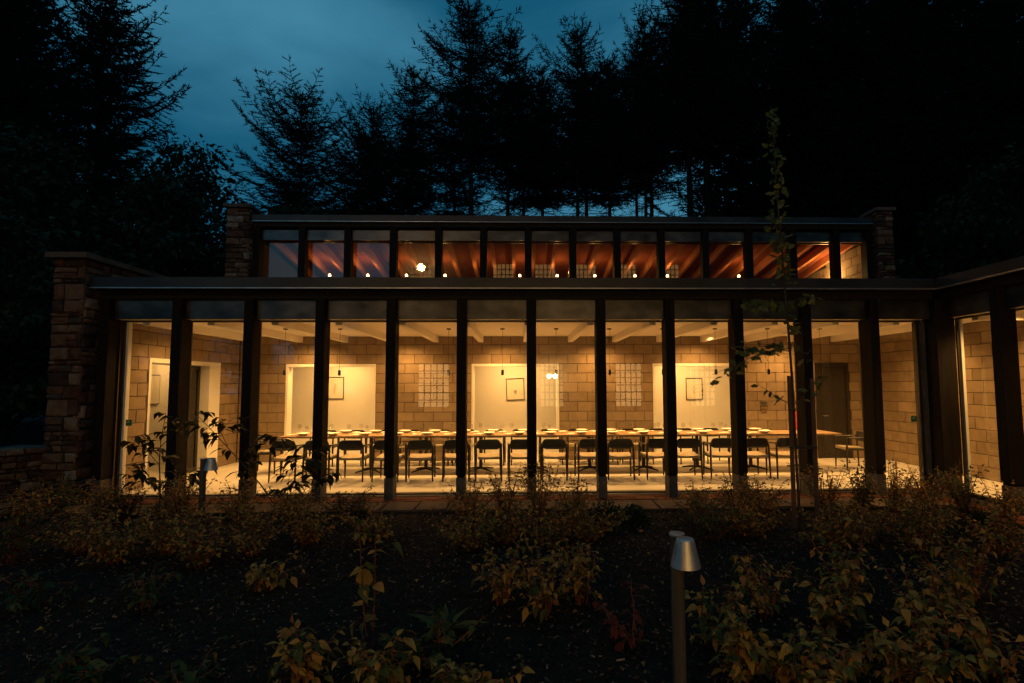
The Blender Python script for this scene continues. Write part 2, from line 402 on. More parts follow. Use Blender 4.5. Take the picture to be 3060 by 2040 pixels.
def stone_mat():
    m, t, b = new_mat('red_sandstone')
    N = t.nodes.new; L = t.links.new
    oi = N('ShaderNodeObjectInfo'); rp = N('ShaderNodeValToRGB'); e = rp.color_ramp.elements
    rp.color_ramp.interpolation = 'CONSTANT'
    cols = [(0, (.070, .045, .036)), (.16, (.115, .056, .038)), (.34, (.160, .088, .055)), (.5, (.085, .066, .056)), (.62, (.200, .120, .078)), (.76, (.130, .070, .050)), (.88, (.250, .170, .115)), (.95, (.31, .25, .20))]
    while len(e) < len(cols): e.new(.5)
    for i, (p, c) in enumerate(cols): e[i].position = p; e[i].color = (*c, 1)
    L(oi.outputs['Random'], rp.inputs['Fac'])
    tc = N('ShaderNodeTexCoord'); ad = N('ShaderNodeVectorMath'); mm = N('ShaderNodeMath'); mm.operation = 'MULTIPLY'; mm.inputs[1].default_value = 41
    L(oi.outputs['Random'], mm.inputs[0]); L(tc.outputs['Object'], ad.inputs[0]); L(mm.outputs[0], ad.inputs[1])
    no = N('ShaderNodeTexNoise'); no.inputs['Scale'].default_value = 7; no.inputs['Detail'].default_value = 6; no.inputs['Roughness'].default_value = .65
    L(ad.outputs[0], no.inputs['Vector'])
    mr = N('ShaderNodeMapRange'); mr.inputs['From Min'].default_value = .25; mr.inputs['From Max'].default_value = .75; mr.inputs['To Min'].default_value = .25; mr.inputs['To Max'].default_value = .95
    L(no.outputs['Fac'], mr.inputs['Value'])
    mu = N('ShaderNodeMixRGB'); mu.blend_type = 'MULTIPLY'; mu.inputs['Fac'].default_value = 1
    L(rp.outputs['Color'], mu.inputs['Color1']); L(mr.outputs['Result'], mu.inputs['Color2']); L(mu.outputs['Color'], b.inputs['Base Color'])
    b.inputs['Roughness'].default_value = .95; b.inputs['Specular IOR Level'].default_value = .05
    n2 = N('ShaderNodeTexNoise'); n2.inputs['Scale'].default_value = 22; n2.inputs['Detail'].default_value = 6; L(ad.outputs[0], n2.inputs['Vector'])
    bu = N('ShaderNodeBump'); bu.inputs['Strength'].default_value = .8; bu.inputs['Distance'].default_value = .02
    L(n2.outputs['Fac'], bu.inputs['Height']); L(bu.outputs['Normal'], b.inputs['Normal'])
    return m
M['stone'] = stone_mat()

def lamp(name, kind, loc, energy, parent=None, size=0.03, spot=None, blend=0.6, rot=(0, 0, 0), color=WARM):
    d = bpy.data.lights.new(name, kind)
    d.energy = energy; d.color = color
    if kind in ('POINT', 'SPOT'): d.shadow_soft_size = size
    if kind == 'SPOT':
        d.spot_size = spot; d.spot_blend = blend
    if kind == 'AREA':
        d.shape = 'DISK'; d.size = size
    o = bpy.data.objects.new(name, d)
    C.objects.link(o)
    o.location = loc; o.rotation_euler = rot
    if parent: o.parent = parent
    return o

# ================================================================== SETTING: ground, bed, path, floor
def sheet(name, x0, x1, y0, y1, z, mat, nx=2, ny=2, amp=0.0, seed=0):
    rs = np.random.RandomState(seed)
    xs = np.linspace(x0, x1, nx); ys = np.linspace(y0, y1, ny)
    X, Y = np.meshgrid(xs, ys, indexing='ij')
    Z = np.full_like(X, z) + amp * (np.sin(X * 1.7 + 1) * np.cos(Y * 2.1) + 0.5 * np.sin(X * 4.3) * np.sin(Y * 3.7 + 2)) + amp * 0.3 * rs.randn(*X.shape)
    V = np.stack([X, Y, Z], -1).reshape(-1, 3)
    F = [(i * ny + j, (i + 1) * ny + j, (i + 1) * ny + j + 1, i * ny + j + 1) for i in range(nx - 1) for j in range(ny - 1)]
    o = inst(name, np_mesh(name, V, F, mat))
    return tag(o, kind='structure')

sheet('ground', -160, 160, -120, 200, -0.20, M['grassground'], 40, 40, 0.02)
GZ = -0.08
sheet('planting_bed', -8.5, 6.3, -9.6, -1.02, GZ, M['soil'], 90, 54, 0.012, 3)

# paved strip along the glass, every paver its own piece
MAIN_FLAG_Y0, MAIN_FLAG_Y1 = -1.06, -0.50
path = tag(empty('paved_path', (0, -0.5, -0.03)), kind='structure')
MB().box(-6.95, 6.3, -1.08, 0.0, -0.19, -0.045).build('path_bedding', M['stonejoint'], path)
MB().box(6.3, 7.0, -9.0, 0.0, -0.19, -0.047).build('path_bedding', M['stonejoint'], path)
me_brick = MB().box(-0.105, 0.105, -0.05, 0.05, -0.05, 0.0).mesh('brick'); me_brick.materials.append(M['brick'])
for r in range(4):
    for i in range(61):
        x = -6.78 + i * 0.218 + (0.109 if r % 2 else 0)
        if x > 6.25: continue
        o = inst('brick', me_brick, path, (x, (-0.08 - r * 0.108) + 0.5, 0.03 + -0.03 + random.uniform(-0.004, 0.004)), (0, 0, random.uniform(-0.02, 0.02)))
for i in range(30):
    o = inst('brick', me_brick, path, (6.42 + 0.11 * (i % 2) * 0, -0.62 - i * 0.112 + 0.5, random.uniform(-0.004, 0.004)), (0, 0, random.uniform(-0.02, 0.02)))
    o = inst('brick', me_brick, path, (6.64, -0.62 - i * 0.112 + 0.5, random.uniform(-0.004, 0.004)), (0, 0, random.uniform(-0.02, 0.02)))
x = -6.9
while x < 6.2:
    wd = random.uniform(0.45, 0.85)
    sk = random.uniform(-0.06, 0.06)
    j = 0.012
    mb = MB()
    y0, y1 = MAIN_FLAG_Y0 + random.uniform(-0.02, 0.03), MAIN_FLAG_Y1
    mb.prism([(x + j, y0), (x + wd - j, y0 + random.uniform(-.015, .015)), (x + wd - j + sk, y1), (x + j, y1)], -0.10, -0.028 + random.uniform(-0.006, 0.006))
    mb.build('flagstone', M['flag'], path)
    x += wd + max(sk, 0)

fl = MB()
fl.box(-6.66, 8.5, 0.0, 5.2, -0.15, 0.0)
fl.box(7.15, 8.5, -5.5, -0.002, -0.15, 0.001)
fl.box(-8.0, -6.662, 0.66, 7.0, -0.15, -0.001)
tag(fl.build('floor', M['floor']), kind='structure')

# ================================================================== stone walls
def stone_mesh(wd, ht, dp, seed):
    """a rough squared stone, face towards -Y, centred, with broken arrises"""
    rs = random.Random(seed)
    j = lambda a: rs.uniform(-a, a)
    c = min(0.022, wd * 0.12, ht * 0.14)
    v = []
    hw, hh = wd / 2, ht / 2
    for (sx, sz) in ((-1, -1), (1, -1), (1, 1), (-1, 1)):
        v.append((sx * hw, dp, sz * hh))
    for (sx, sz) in ((-1, -1), (1, -1), (1, 1), (-1, 1)):
        v.append((sx * (hw - 0.004) + j(.006), c * 0.9 + j(.006), sz * (hh - 0.004) + j(.006)))
    for (sx, sz) in ((-1, -1), (1, -1), (1, 1), (-1, 1)):
        v.append((sx * (hw - c) + j(.02), j(.016), sz * (hh - c) + j(.014)))
    v.append((j(wd * .15), -0.012 + j(.012), j(ht * .15)))
    f = []
    for a in (0, 4):
        for i in range(4):
            f.append((a + i, a + (i + 1) % 4, a + 4 + (i + 1) % 4, a + 4 + i))
    for i in range(4):
        f.append((8 + i, 8 + (i + 1) % 4, 12))
    me = bpy.data.meshes.new('stone')
    me.from_pydata(v, [], f); me.update()
    me.materials.append(M['stone'])
    return me

def stone_face(parent, p0, udir, length, z0, z1, seed, proud=0.035, hmin=0.07, hmax=0.24, top=None, wmul=1.0):
    """lay rubble on a vertical face starting at p0 (x,y), running along unit udir, normal = udir rotated -90 deg"""
    rs = random.Random(seed)
    ux, uy = udir
    nx, ny = uy, -ux
    ang = math.atan2(uy, ux)
    base = parent.location
    z = z0
    n = 0
    while z < z1 - 0.03:
        h = min(rs.choice([hmin, hmin * 1.5, (hmin + hmax) / 2, hmax, hmax * .85]) * rs.uniform(.9, 1.1), z1 - z)
        if z1 - z - h < 0.05: h = z1 - z
        u = 0.0
        while u < length - 0.03:
            wd = h * rs.uniform(1.1, 2.6) * wmul if h < 0.15 else rs.uniform(0.16, 0.42) * wmul
            wd = min(wd, length - u)
            if length - u - wd < 0.07: wd = length - u
            um = u + wd / 2
            zt = top(um) if top else 1e9
            subs = [(z, h)]
            if h > 0.17 and rs.random() < 0.35:
                k = rs.uniform(.35, .65); subs = [(z, h * k), (z + h * k, h * (1 - k))]
            for zz, hh in subs:
                if zz + hh * 0.5 > zt: continue
                me = stone_mesh(wd - 0.012, hh - 0.012, proud + 0.03, seed * 1000 + n)
                o = inst('stone', me, parent)
                off = rs.uniform(0.4, 1.0) * proud
                o.location = (p0[0] + ux * um + nx * off - base.x, p0[1] + uy * um + ny * off - base.y, zz + hh / 2 - base.z)
                o.rotation_euler = (0, 0, ang)
                n += 1
            u += wd
        z += h
    return n

# left gable wall of the low front range
gw = tag(empty('stone_gable_wall', (-6.88, -0.6, GZ)), 'red sandstone gable wall with flat coping at left end of the glass front', 'wall')
MB().box(-7.08, -6.68, -0.57, 0.70, -0.15, 3.70).box(-7.08, -6.68, 2.93, 3.45, -0.15, 3.70).box(-7.08, -6.68, 0.7005, 2.9295, 2.255, 3.70).build('wall_core', M['stonejoint'], gw)
stone_face(gw, (-7.12, -0.58), (1, 0), 0.47, -0.1, 3.70, 11)
stone_face(gw, (-6.675, -0.58), (0, 1), 0.50, -0.1, 3.70, 12)
stone_face(gw, (-6.675, -0.05), (0, 1), 3.0, 3.45, 3.70, 13)
yy = -0.68
for k in range(5):
    L_ = (0.9, 0.8, 0.95, 0.85, 0.7)[k]
    MB().box(-7.20, -6.58, yy + 0.004, yy + L_ - 0.004, 3.705, 3.79).build('coping_stone', M['coping'], gw)
    yy += L_

# tall hall gables
def hall_gable(name, x0, x1, label, seed, inner):
    g = tag(empty(name, ((x0 + x1) / 2, 3.4, 3.6)), label, 'wall')
    core = MB()
    core.extr([(3.43, 3.5), (8.2, 3.5), (8.2, 5.15), (3.75, 5.86), (3.43, 5.86)], 'x', x0 + 0.03, x1 - 0.03)
    core.build('wall_core', M['stonejoint'], g)
    stone_face(g, (x0, 3.42), (1, 0), x1 - x0, 3.9, 5.86, seed, hmax=0.2)
    if inner == 1:
        stone_face(g, (x1 - 0.03, 3.43), (0, 1), 0.6, 3.9, 5.86, seed + 1, hmax=0.2)
    else:
        stone_face(g, (x0 + 0.03, 4.03), (0, -1), 0.6, 3.9, 5.86, seed + 1, hmax=0.2)
    MB().box(x0 - 0.05, x1 + 0.05, 3.34, 3.78, 5.865, 5.94).build('coping_stone', M['coping'], g)
    y = 3.784
    for k in range(5):
        z = 5.865 - (y - 3.78) * 0.16
        c = MB(); c.extr([(y, z), (y + 0.85, z - 0.136), (y + 0.85, z - 0.061), (y, z + 0.075)], 'x', x0 - 0.05, x1 + 0.05)
        c.build('coping_stone', M['coping'], g)
        y += 0.856
    return g
hall_gable('stone_gable_wall', -6.76, -6.24, 'tall sandstone gable rising at the left end of the clerestory roof', 31, 1)
hall_gable('stone_gable_wall', 8.52, 8.90, 'tall sandstone gable rising at the right end of the clerestory roof', 41, -1)

# low dry stone wall at far left
lw0 = Vector((-7.14, -0.45)); ldir = Vector((-0.50, -0.866)).normalized()
lw = tag(empty('dry_stone_wall', (-7.9, -1.6, GZ)), 'low dry stone garden wall running out of frame at left', 'wall')
Llen = 3.2
lw1 = lw0 + ldir * Llen
nrm = Vector((-ldir.y, ldir.x))      # towards the bed
if nrm.x < 0: nrm = -nrm
core = MB()
q = [lw0 - nrm * 0.28, lw0 - nrm * 0.02, lw1 - nrm * 0.02, lw1 - nrm * 0.28]
core.prism([(p.x, p.y) for p in q], -0.15, 0.80)
core.build('wall_core', M['stonejoint'], lw)
stone_face(lw, (lw1.x, lw1.y), (-ldir.x, -ldir.y), Llen, -0.08, 0.74, 51, proud=0.03, hmin=0.055, hmax=0.13, wmul=0.8)
u = 0.0
k = 0
while u < Llen - 0.05:
    wd = random.uniform(0.16, 0.34)
    c_ = lw0 + ldir * (u + wd / 2) - nrm * 0.12
    hh = random.uniform(0.055, 0.10)
    me = stone_mesh(wd - 0.01, hh, 0.30, 900 + k)
    o = inst('cap_stone', me, lw, (c_.x + nrm.x * 0.15 + 7.9, c_.y + nrm.y * 0.15 + 1.6, 0.755 + hh / 2 - GZ), (random.uniform(-.03, .03), random.uniform(-.05, .05), math.atan2(-ldir.y, -ldir.x)))
    u += wd; k += 1
# slatted metal grating on the ground beyond that wall
gr = tag(empty('slatted_grating', (-9.6, 1.9, 0.55)), 'pale blue-grey slatted metal grating beyond the low garden wall', 'grating')
for s in (-1, 1):
    for e in (-1, 1): MB().box(-9.6 + s * 0.36 - .02, -9.6 + s * 0.36 + .02, 1.9 + e * .2 - .02, 1.9 + e * .2 + .02, -0.2, 0.56).build('support_leg', M['frame'], gr)
for i in range(11):
    MB().box(-10.02 + i * 0.08, -9.975 + i * 0.08, 1.62, 2.2, 0.56, 0.585).build('slat', M['drip'], gr)

# ================================================================== interior block walls
mesh_cache = {}
def block_mesh(l, d, h):
    key = (round(l, 3), round(h, 3))
    if key not in mesh_cache:
        c = 0.004
        mb = MB()
        hw, hh = l / 2, h / 2
        mb.v = [(-hw, d, -hh), (hw, d, -hh), (hw, d, hh), (-hw, d, hh), (-hw, c, -hh), (hw, c, -hh), (hw, c, hh), (-hw, c, hh),
                (-hw + c, 0, -hh + c), (hw - c, 0, -hh + c), (hw - c, 0, hh - c), (-hw + c, 0, hh - c)]
        mb.f = [(0, 1, 5, 4), (1, 2, 6, 5), (2, 3, 7, 6), (3, 0, 4, 7), (4, 5, 9, 8), (5, 6, 10, 9), (6, 7, 11, 10), (7, 4, 8, 11), (8, 9, 10, 11)]
        me = mb.mesh('block'); me.materials.append(M['block'])
        mesh_cache[key] = me
    return mesh_cache[key]

def block_wall(parent, at, rz, u0, u1, z0, z1, phase, openings=(), row0=0):
    """at(u,z)->world xyz of the face point; blocks .45 x .225 in half bond"""
    b = parent.location
    r = int(round(z0 / 0.225))
    while r * 0.225 < z1 - 0.02:
        za, zb = r * 0.225, min((r + 1) * 0.225, z1)
        ph = phase + (0.225 if r % 2 else 0.0)
        k = math.floor((u0 - ph) / 0.45)
        while ph + k * 0.45 < u1:
            segs = [(max(ph + k * 0.45, u0), min(ph + (k + 1) * 0.45, u1))]
            for oa, ob, ozt in openings:
                if za >= ozt - 0.01: continue
                ns = []
                for a, c in segs:
                    if c <= oa or a >= ob: ns.append((a, c)); continue
                    if a < oa: ns.append((a, oa))
                    if c > ob: ns.append((ob, c))
                segs = ns
            for a, c in segs:
                if c - a < 0.05: continue
                p = at((a + c) / 2, (za + zb) / 2)
                inst('block', block_mesh(c - a - 0.012, 0.05, zb - za - 0.012), parent,
                     (p[0] - b.x, p[1] - b.y, p[2] - b.z), (0, 0, rz))
            k += 1
        r += 1

YB, CZ = 3.72, 2.895
OPEN = [(-5.43, -3.36), (-1.13, 0.925), (3.146, 5.2)]
DOOR = (7.05, 7.85)
wb = tag(empty('wall_back', (0, YB, 0)), 'long buff concrete block wall behind the dining table with three white openings', 'wall')
ops = [(a, b, 2.25) for a, b in OPEN] + [(DOOR[0], DOOR[1], 2.25)]
mb = MB()
xs = [-6.6] + [v for o_ in ops for v in o_[:2]] + [8.6]
for i in range(0, len(xs), 2):
    mb.box(xs[i], xs[i + 1], YB + 0.012, YB + 0.22, 0, 2.25)
mb.box(-6.6, 8.6, YB + 0.012, YB + 0.22, 2.252, 4.1)
mb.build('mortar_backing', M['mortar'], wb)
block_wall(wb, lambda u, z: (u, YB, z), 0, -6.5, 8.5, 0, CZ, -5.615, ops)
for a, b in OPEN:
    fr = MB()
    fr.box(a, a + 0.05, YB - 0.012, YB + 0.24, 0, 2.25)
    fr.box(b - 0.05, b, YB - 0.012, YB + 0.24, 0, 2.25)
    fr.box(a + 0.05, b - 0.05, YB - 0.012, YB + 0.24, 2.19, 2.25)
    fr.build('door_lining', M['trim'], wb)
dl = MB()
dl.box(DOOR[0], DOOR[0] + 0.07, YB - 0.02, YB + 0.1, 0, 2.25).box(DOOR[1] - 0.07, DOOR[1], YB - 0.02, YB + 0.1, 0, 2.25).box(DOOR[0] + .07, DOOR[1] - .07, YB - 0.02, YB + .1, 2.17, 2.25)
dl.build('door_frame', M['darkdoor'], wb)
dd = MB().box(DOOR[0] + 0.073, DOOR[1] - 0.073, YB + 0.02, YB + 0.07, 0.005, 2.167).build('door', M['darkdoor'], wb)
dd['label'] = 'dark oak door'
hn = MB().tube([(DOOR[0] + .14, YB + .018, 1.0), (DOOR[0] + .14, YB - .03, 1.0), (DOOR[0] + .26, YB - .03, 1.0)], 0.01, 8).build('handle', M['steel'], dd, origin=(0, YB, 0))

wlw = tag(empty('wall_left', (-6.51, 0, 0)), 'buff concrete block end wall with white framed doorway, left of the table', 'wall')
LD = (0.70, 2.925, 2.25)
mb = MB()
mb.box(-6.655, -6.522, 0.0, LD[0], 0, 2.25).box(-6.655, -6.522, LD[1], YB + .01, 0, 2.25).box(-6.655, -6.522, 0.0, YB + .01, 2.252, 3.3)
mb.build('mortar_backing', M['mortar'], wlw)
block_wall(wlw, lambda u, z: (-6.51, u, z), math.pi / 2, 0.06, YB - 0.005, 0, 2.81, 0.4468 - 0.225, [LD])
fr = MB()
fr.box(-7.10, -6.495, LD[0], LD[0] + .06, 0, 2.25).box(-7.10, -6.495, LD[1] - .40, LD[1], 0, 2.25).box(-7.10, -6.495, LD[0] + .06, LD[1] - .40, 2.17, 2.25)
fr.build('door_lining', M['trim'], wlw)
MB().box(-6.64, -6.495, 0.06, YB - .004, 2.812, CZ).build('cornice', M['ceil'], wlw)
lf = MB()
lf.box(-6.72, -6.68, 1.86, 1.93, 0, 2.165).box(-6.72, -6.68, 2.44, 2.515, 0, 2.165).box(-6.72, -6.68, 1.93, 2.44, 2.08, 2.165).box(-6.72, -6.68, 1.93, 2.44, 0, .1)
lf = lf.build('glazed_leaf', M['frame'], wlw)
MB().box(-6.705, -6.695, 1.931, 2.439, 0.101, 2.079).build('pane', M['darkglass'], lf, origin=(-6.51, 0, 0))

wr = tag(empty('wall_right', (8.5, 0, 0)), 'buff concrete block wall at the far right, running into the glazed wing', 'wall')
MB().box(8.512, 8.75, -5.6, YB + .2, 0, 3.3).build('mortar_backing', M['mortar'], wr)
block_wall(wr, lambda u, z: (8.5, u, z), -math.pi / 2, -2.7, YB - 0.005, 0, CZ, 1.2 - 0.225, [])

# rooms behind the openings: plain white walls
cw = MB()
cw.box(-6.45, 8.5, 5.2, 5.32, 0, 3.0)
cw.box(-6.6, -6.452, 3.95, 5.32, 0, 3.0).box(8.502, 8.62, 3.95, 5.32, 0, 3.0)
tag(cw.build('wall_corridor', M['white']), 'plain white corridor wall seen through the three openings', 'wall')
cc = MB().box(-6.6, 8.6, YB + 0.225, 5.32, 2.62, 2.75)
tag(cc.build('ceiling_corridor', M['ceil']), kind='structure')
sw = MB()
sw.box(-8.1, -8.0, 0.66, 7.0, 0, 2.8).box(-7.999, -6.67, 6.85, 7.0, 0, 2.8).box(-7.999, -6.91, 0.66, 0.74, 0, 2.8)
sw.box(-7.999, -6.67, 0.741, 6.849, 2.6, 2.8).box(-6.75, -6.67, 3.4, 6.849, 0, 2.6)
tag(sw.build('wall_side_room', M['white']), 'white wall of the side room seen through the left doorway', 'wall')

# ================================================================== the glazed dining pavilion
S, P0 = 1.12, -5.41
YF, YK = -0.34, -0.07            # front and back of posts
PX = [P0 + S * i for i in range(-1, 11)]
pav = tag(empty('dining_pavilion', (0, -0.3, 0)), 'long single-storey glass front with black timber posts and metal fascia, lit inside', 'building')
def post(parent, x0, x1, y0, y1, zt, name='post'):
    o = parent.location
    p = MB(); c = 0.008
    p.cbox(x0, x1, y0, y1, 0.335, zt, c)
    # pointed underside of the timber where it meets its foot
    n = len(p.v); cx_, cy_ = (x0 + x1) / 2, (y0 + y1) / 2
    p.prism([(x0 + .02, y0 + .02), (x1 - .02, y0 + .02), (x1 - .02, y1 - .02), (x0 + .02, y1 - .02)], 0.30, 0.3352)
    po = p.build(name, M['timber'], parent)
    f = MB().cbox(x0 + .006, x1 - .006, y0 + .006, y1 - .006, -0.05, 0.298, 0.006)
    f.build('post_foot', M['foot'], po, origin=tuple(o))
    return po
for x in PX:
    post(pav, x - 0.075, x + 0.075, YF, YK, 3.13)
corner = MB().cbox(6.80, 7.12, YF, -0.02, 0.3, 3.13, 0.01).build('corner_post', M['timber'], pav)
MB().cbox(6.81, 7.11, YF + .01, -0.03, -0.05, 0.298, 0.006).build('post_foot', M['foot'], corner, origin=tuple(pav.location))
# metal panels between the posts, lined soffit under each
edges = PX + [6.875]
me_px = []
for i in range(12):
    a, b = edges[i] + 0.0755, edges[i + 1] - 0.0755
    pn = MB().box(a, b, -0.22, -0.195, 2.815, 3.132).build('metal_panel', M['zinc'], pav)
    MB().box(a, b, -0.1945, 0.0, 2.818, 2.842).build('soffit_lining', M['trim'], pn, origin=tuple(pav.location))
MB().box(-6.655, 6.79, -0.30, 0.06, 3.133, 3.262).build('head_beam', M['beamdark'], pav)
MB().box(-6.655, 7.0, 0.005, 0.09, 2.86, 3.1325).build('spandrel', M['beamdark'], pav)
# window frames and panes
MB().box(-6.45, 6.79, -0.03, 0.045, 2.792, 2.8175).build('window_head', M['frame'], pav)
MB().box(-6.45, 6.79, -0.05, 0.06, -0.04, 0.012).build('window_track', M['frame'], pav)
MB().box(-6.45, 6.79, -0.095, -0.052, -0.05, -0.012).build('sill_bar', M['drip'], pav)
jm = MB().box(-6.45, -6.40, -0.06, 0.05, 0.013, 2.791).build('window_jamb', M['frame'], pav)
MB().box(-6.399, -6.365, -0.02, 0.06, 0.013, 2.791).build('window_jamb', M['jamb'], pav)
MB().box(6.69, 6.73, -0.05, 0.05, 0.013, 2.791).build('window_jamb', M['frame'], pav)
MB().box(6.731, 6.798, -0.10, 0.07, 0.013, 2.791).build('window_jamb', M['foot'], pav)
for i in range(12):
    a = -6.362 if i == 0 else PX[i] + 0.002
    b = 6.688 if i == 11 else PX[i + 1] - 0.002
    MB().box(a, b, 0.004, 0.018, 0.013, 2.791).build('glass_pane', M['glass'], pav)
    if 0 < i:
        MB().box(PX[i] - 0.03, PX[i] + 0.03, 0.02, 0.05, 0.013, 2.791).build('mullion', M['frame'], pav)
# door push plates on the end panes
for x in (-6.30, 6.60):
    d = MB().box(x - .045, x + .045, -0.012, 0.003, 1.11, 1.21).build('push_plate', M['green'], pav)
    MB().tube([(x - .02, -.013, 1.16), (x, -.013, 1.185), (x + .02, -.013, 1.16), (x, -.013, 1.14)], 0.006, 6).build('symbol', M['paper'], d, origin=tuple(pav.location))
# fascia and roof
MB().box(-6.655, 6.698, -0.50, -0.46, 3.285, 3.440).build('fascia', M['fascia'], pav)
MB().box(-6.655, 6.702, -0.515, -0.44, 3.262, 3.279).build('drip_edge', M['drip'], pav)
rf = MB()
rf.extr([(-0.459, 3.28), (3.62, 3.28), (3.62, 4.05), (-0.459, 3.43)], 'x', -6.655, 8.70)
rf.build('roof', M['fascia'], pav)
MB().box(-6.52, 8.5, 0.091, YB, CZ, CZ + 0.1).build('ceiling', M['ceil'], pav)
for i in range(15):
    x = -6.17 + 1.052 * i
    if x > 8.3: break
    MB().box(x - 0.055, x + 0.055, 0.092, YB - 0.002, 2.755, CZ - .001).build('ceiling_beam', M['ceil'], pav)

# ---------------------------------------------------------------- wing turning towards the viewer at right
wing = tag(empty('glazed_wing', (7.0, -2, 0)), 'glazed wing with black posts turning towards the viewer at right', 'building')
WY = [-1.35 - S * i for i in range(4)]
for y in WY:
    post(wing, 6.86, 7.12, y - 0.075, y + 0.075, 3.13)
ye = [-0.31] + WY
for i in range(4):
    a, b = ye[i + 1] + 0.0755, ye[i] - 0.0755
    pn = MB().box(6.975, 7.0, a, b, 2.815, 3.132).build('metal_panel', M['zinc'], wing)
    MB().box(7.0005, 7.2, a, b, 2.818, 2.842).build('soffit_lining', M['trim'], pn, origin=tuple(wing.location))
    MB().box(7.16, 7.174, a - .07, b + .07, 0.013, 2.791).build('glass_pane', M['glass'], wing)
MB().box(6.9, 7.3, -5.5, -0.35, 3.133, 3.262).build('head_beam', M['beamdark'], wing)
MB().box(7.195, 7.28, -5.5, 0.0, 2.86, 3.1325).build('spandrel', M['beamdark'], wing)
MB().box(7.13, 7.205, -5.5, -0.02, 2.792, 2.8175).build('window_head', M['frame'], wing)
MB().box(7.11, 7.22, -5.5, -0.02, -0.04, 0.012).build('window_track', M['frame'], wing)
MB().box(7.13, 7.16, -0.36, -0.33, 0.013, 2.791).build('window_jamb', M['frame'], wing)
MB().box(7.175, 7.22, -0.375, -0.335, 0.013, 2.791).build('window_jamb', M['jamb'], wing)
MB().box(6.70, 6.74, -5.6, -0.5005, 3.285, 3.440).build('fascia', M['fascia'], wing)
MB().box(6.6855, 6.76, -5.6, -0.5155, 3.262, 3.279).build('drip_edge', M['drip'], wing)
MB().box(6.741, 8.8, -5.6, -0.46, 3.28, 3.42).build('roof', M['fascia'], wing)
MB().box(7.281, 8.5, -5.5, 0.0905, CZ, CZ + .1).build('ceiling', M['ceil'], wing)
MB().box(7.1, 8.8, -5.7, -5.55, -.1, 3.27).build('end_wall', M['white'], wing)
for i in range(4):
    MB().box(7.282, 8.498, -0.60 - 1.05 * i, -0.49 - 1.05 * i, 2.755, CZ - .001).build('ceiling_beam', M['ceil'], wing)

# ---------------------------------------------------------------- the taller hall behind, with its clerestory
YC = 3.85
hall = tag(empty('clerestory_hall', (1, YC, 3.6)), 'raised clerestory of small square windows with dark posts and amber ceiling', 'building')
CP = [-5.107 + 1.0625 * i for i in range(13)]
ce = [-6.16] + CP + [8.50]
for x in CP:
    MB().cbox(x - 0.08, x + 0.08, 3.60, 3.82, 3.95, 5.47, 0.006).build('post', M['timber'], hall)
MB().box(-6.235, -6.08, 3.60, 3.82, 3.95, 5.47).build('post', M['timber'], hall)
MB().box(8.36, 8.515, 3.60, 3.82, 3.95, 5.47).build('post', M['timber'], hall)
for i in range(14):
    a = -6.079 if i == 0 else ce[i] + 0.0805
    b = 8.359 if i == 13 else ce[i + 1] - 0.0805
    pn = MB().box(a, b, 3.70, 3.72, 5.185, 5.425).build('metal_panel', M['zinc'], hall)
    MB().box(a, b, 3.7205, 3.84, 5.19, 5.21).build('soffit_lining', M['rafter'], pn, origin=tuple(hall.location))
    MB().box(a, b, 3.835, 3.849, 4.10, 5.165).build('glass_pane', M['glass'], hall)
h_ = MB().box(-6.235, 8.515, 3.825, 3.87, 5.165, 5.189).box(-6.235, 8.515, 3.81, 3.88, 4.05, 4.10)
h_.build('window_track', M['frame'], hall)
MB().box(-6.235, 8.515, 3.58, 3.90, 5.471, 5.572).build('head_beam', M['beamdark'], hall)
MB().box(-6.235, 8.515, 3.85, 3.90, 5.211, 5.4705).build('spandrel', M['ceilwood'], hall)
MB().box(-6.235, 8.515, 3.50, 3.535, 5.590, 5.735).build('fascia', M['fascia'], hall)
MB().box(-6.235, 8.515, 3.487, 3.55, 5.572, 5.586).build('drip_edge', M['drip'], hall)
rf = MB(); rf.extr([(3.536, 5.58), (3.9, 5.58), (8.2, 4.92), (8.2, 5.10), (3.536, 5.735)], 'x', -6.235, 8.515)
rf.build('roof', M['fascia'], hall)
CEILZ = lambda y: 5.43 - 0.154 * (y - YC)
cl = MB(); cl.extr([(3.901, CEILZ(3.901)), (8.0, CEILZ(8.0)), (8.0, CEILZ(8.0) + .03), (3.901, CEILZ(3.901) + .03)], 'x', -6.2, 8.45)
cl.build('boarded_ceiling', M['ceilwood'], hall)
for i in range(28):
    x = -6.0 + 0.531 * i
    if x > 8.4: break
    r_ = MB(); r_.extr([(3.902, CEILZ(3.902) - .19), (7.98, CEILZ(7.98) - .19), (7.98, CEILZ(7.98) - .001), (3.902, CEILZ(3.902) - .001)], 'x', x - .04, x + .04)
    r_.build('rafter', M['rafter'], hall)
hw = MB().box(-6.23, -6.201, 3.9, 8.1, 2.8, 5.45).box(-6.2, 8.5, 8.0, 8.1, 2.8, 5.0).box(8.462, 8.515, 3.9, 8.1, 2.8, 5.45)
hw.build('inner_wall', M['mortar'], hall)
MB().box(-6.2, 8.46, YB + .23, 8.0, 2.76, 2.85).build('gallery_floor', M['oak'], hall)
b_ = hall.location
for r in range(14, 24):
    for k in range(10):
        ya = 3.9 + k * .45 + (0.225 if r % 2 else 0) - .225
        a, c = max(ya, 3.9), min(ya + .45, 7.95)
        if (r + 1) * .225 > CEILZ(c) or c - a < .06: continue
        inst('block', block_mesh(c - a - .012, .05, .213), hall, (8.45 - b_.x, (a + c) / 2 - b_.y, r * .225 + .1125 - b_.z), (0, 0, -math.pi / 2))

# ================================================================== lamps (modelled fittings; the corridor ones are unseen additions)
PENDANT_W, DOWN_W, CORR_W, BULB_W = 122.0, 220.0, 48.0, 4.8
PENDY = 1.95
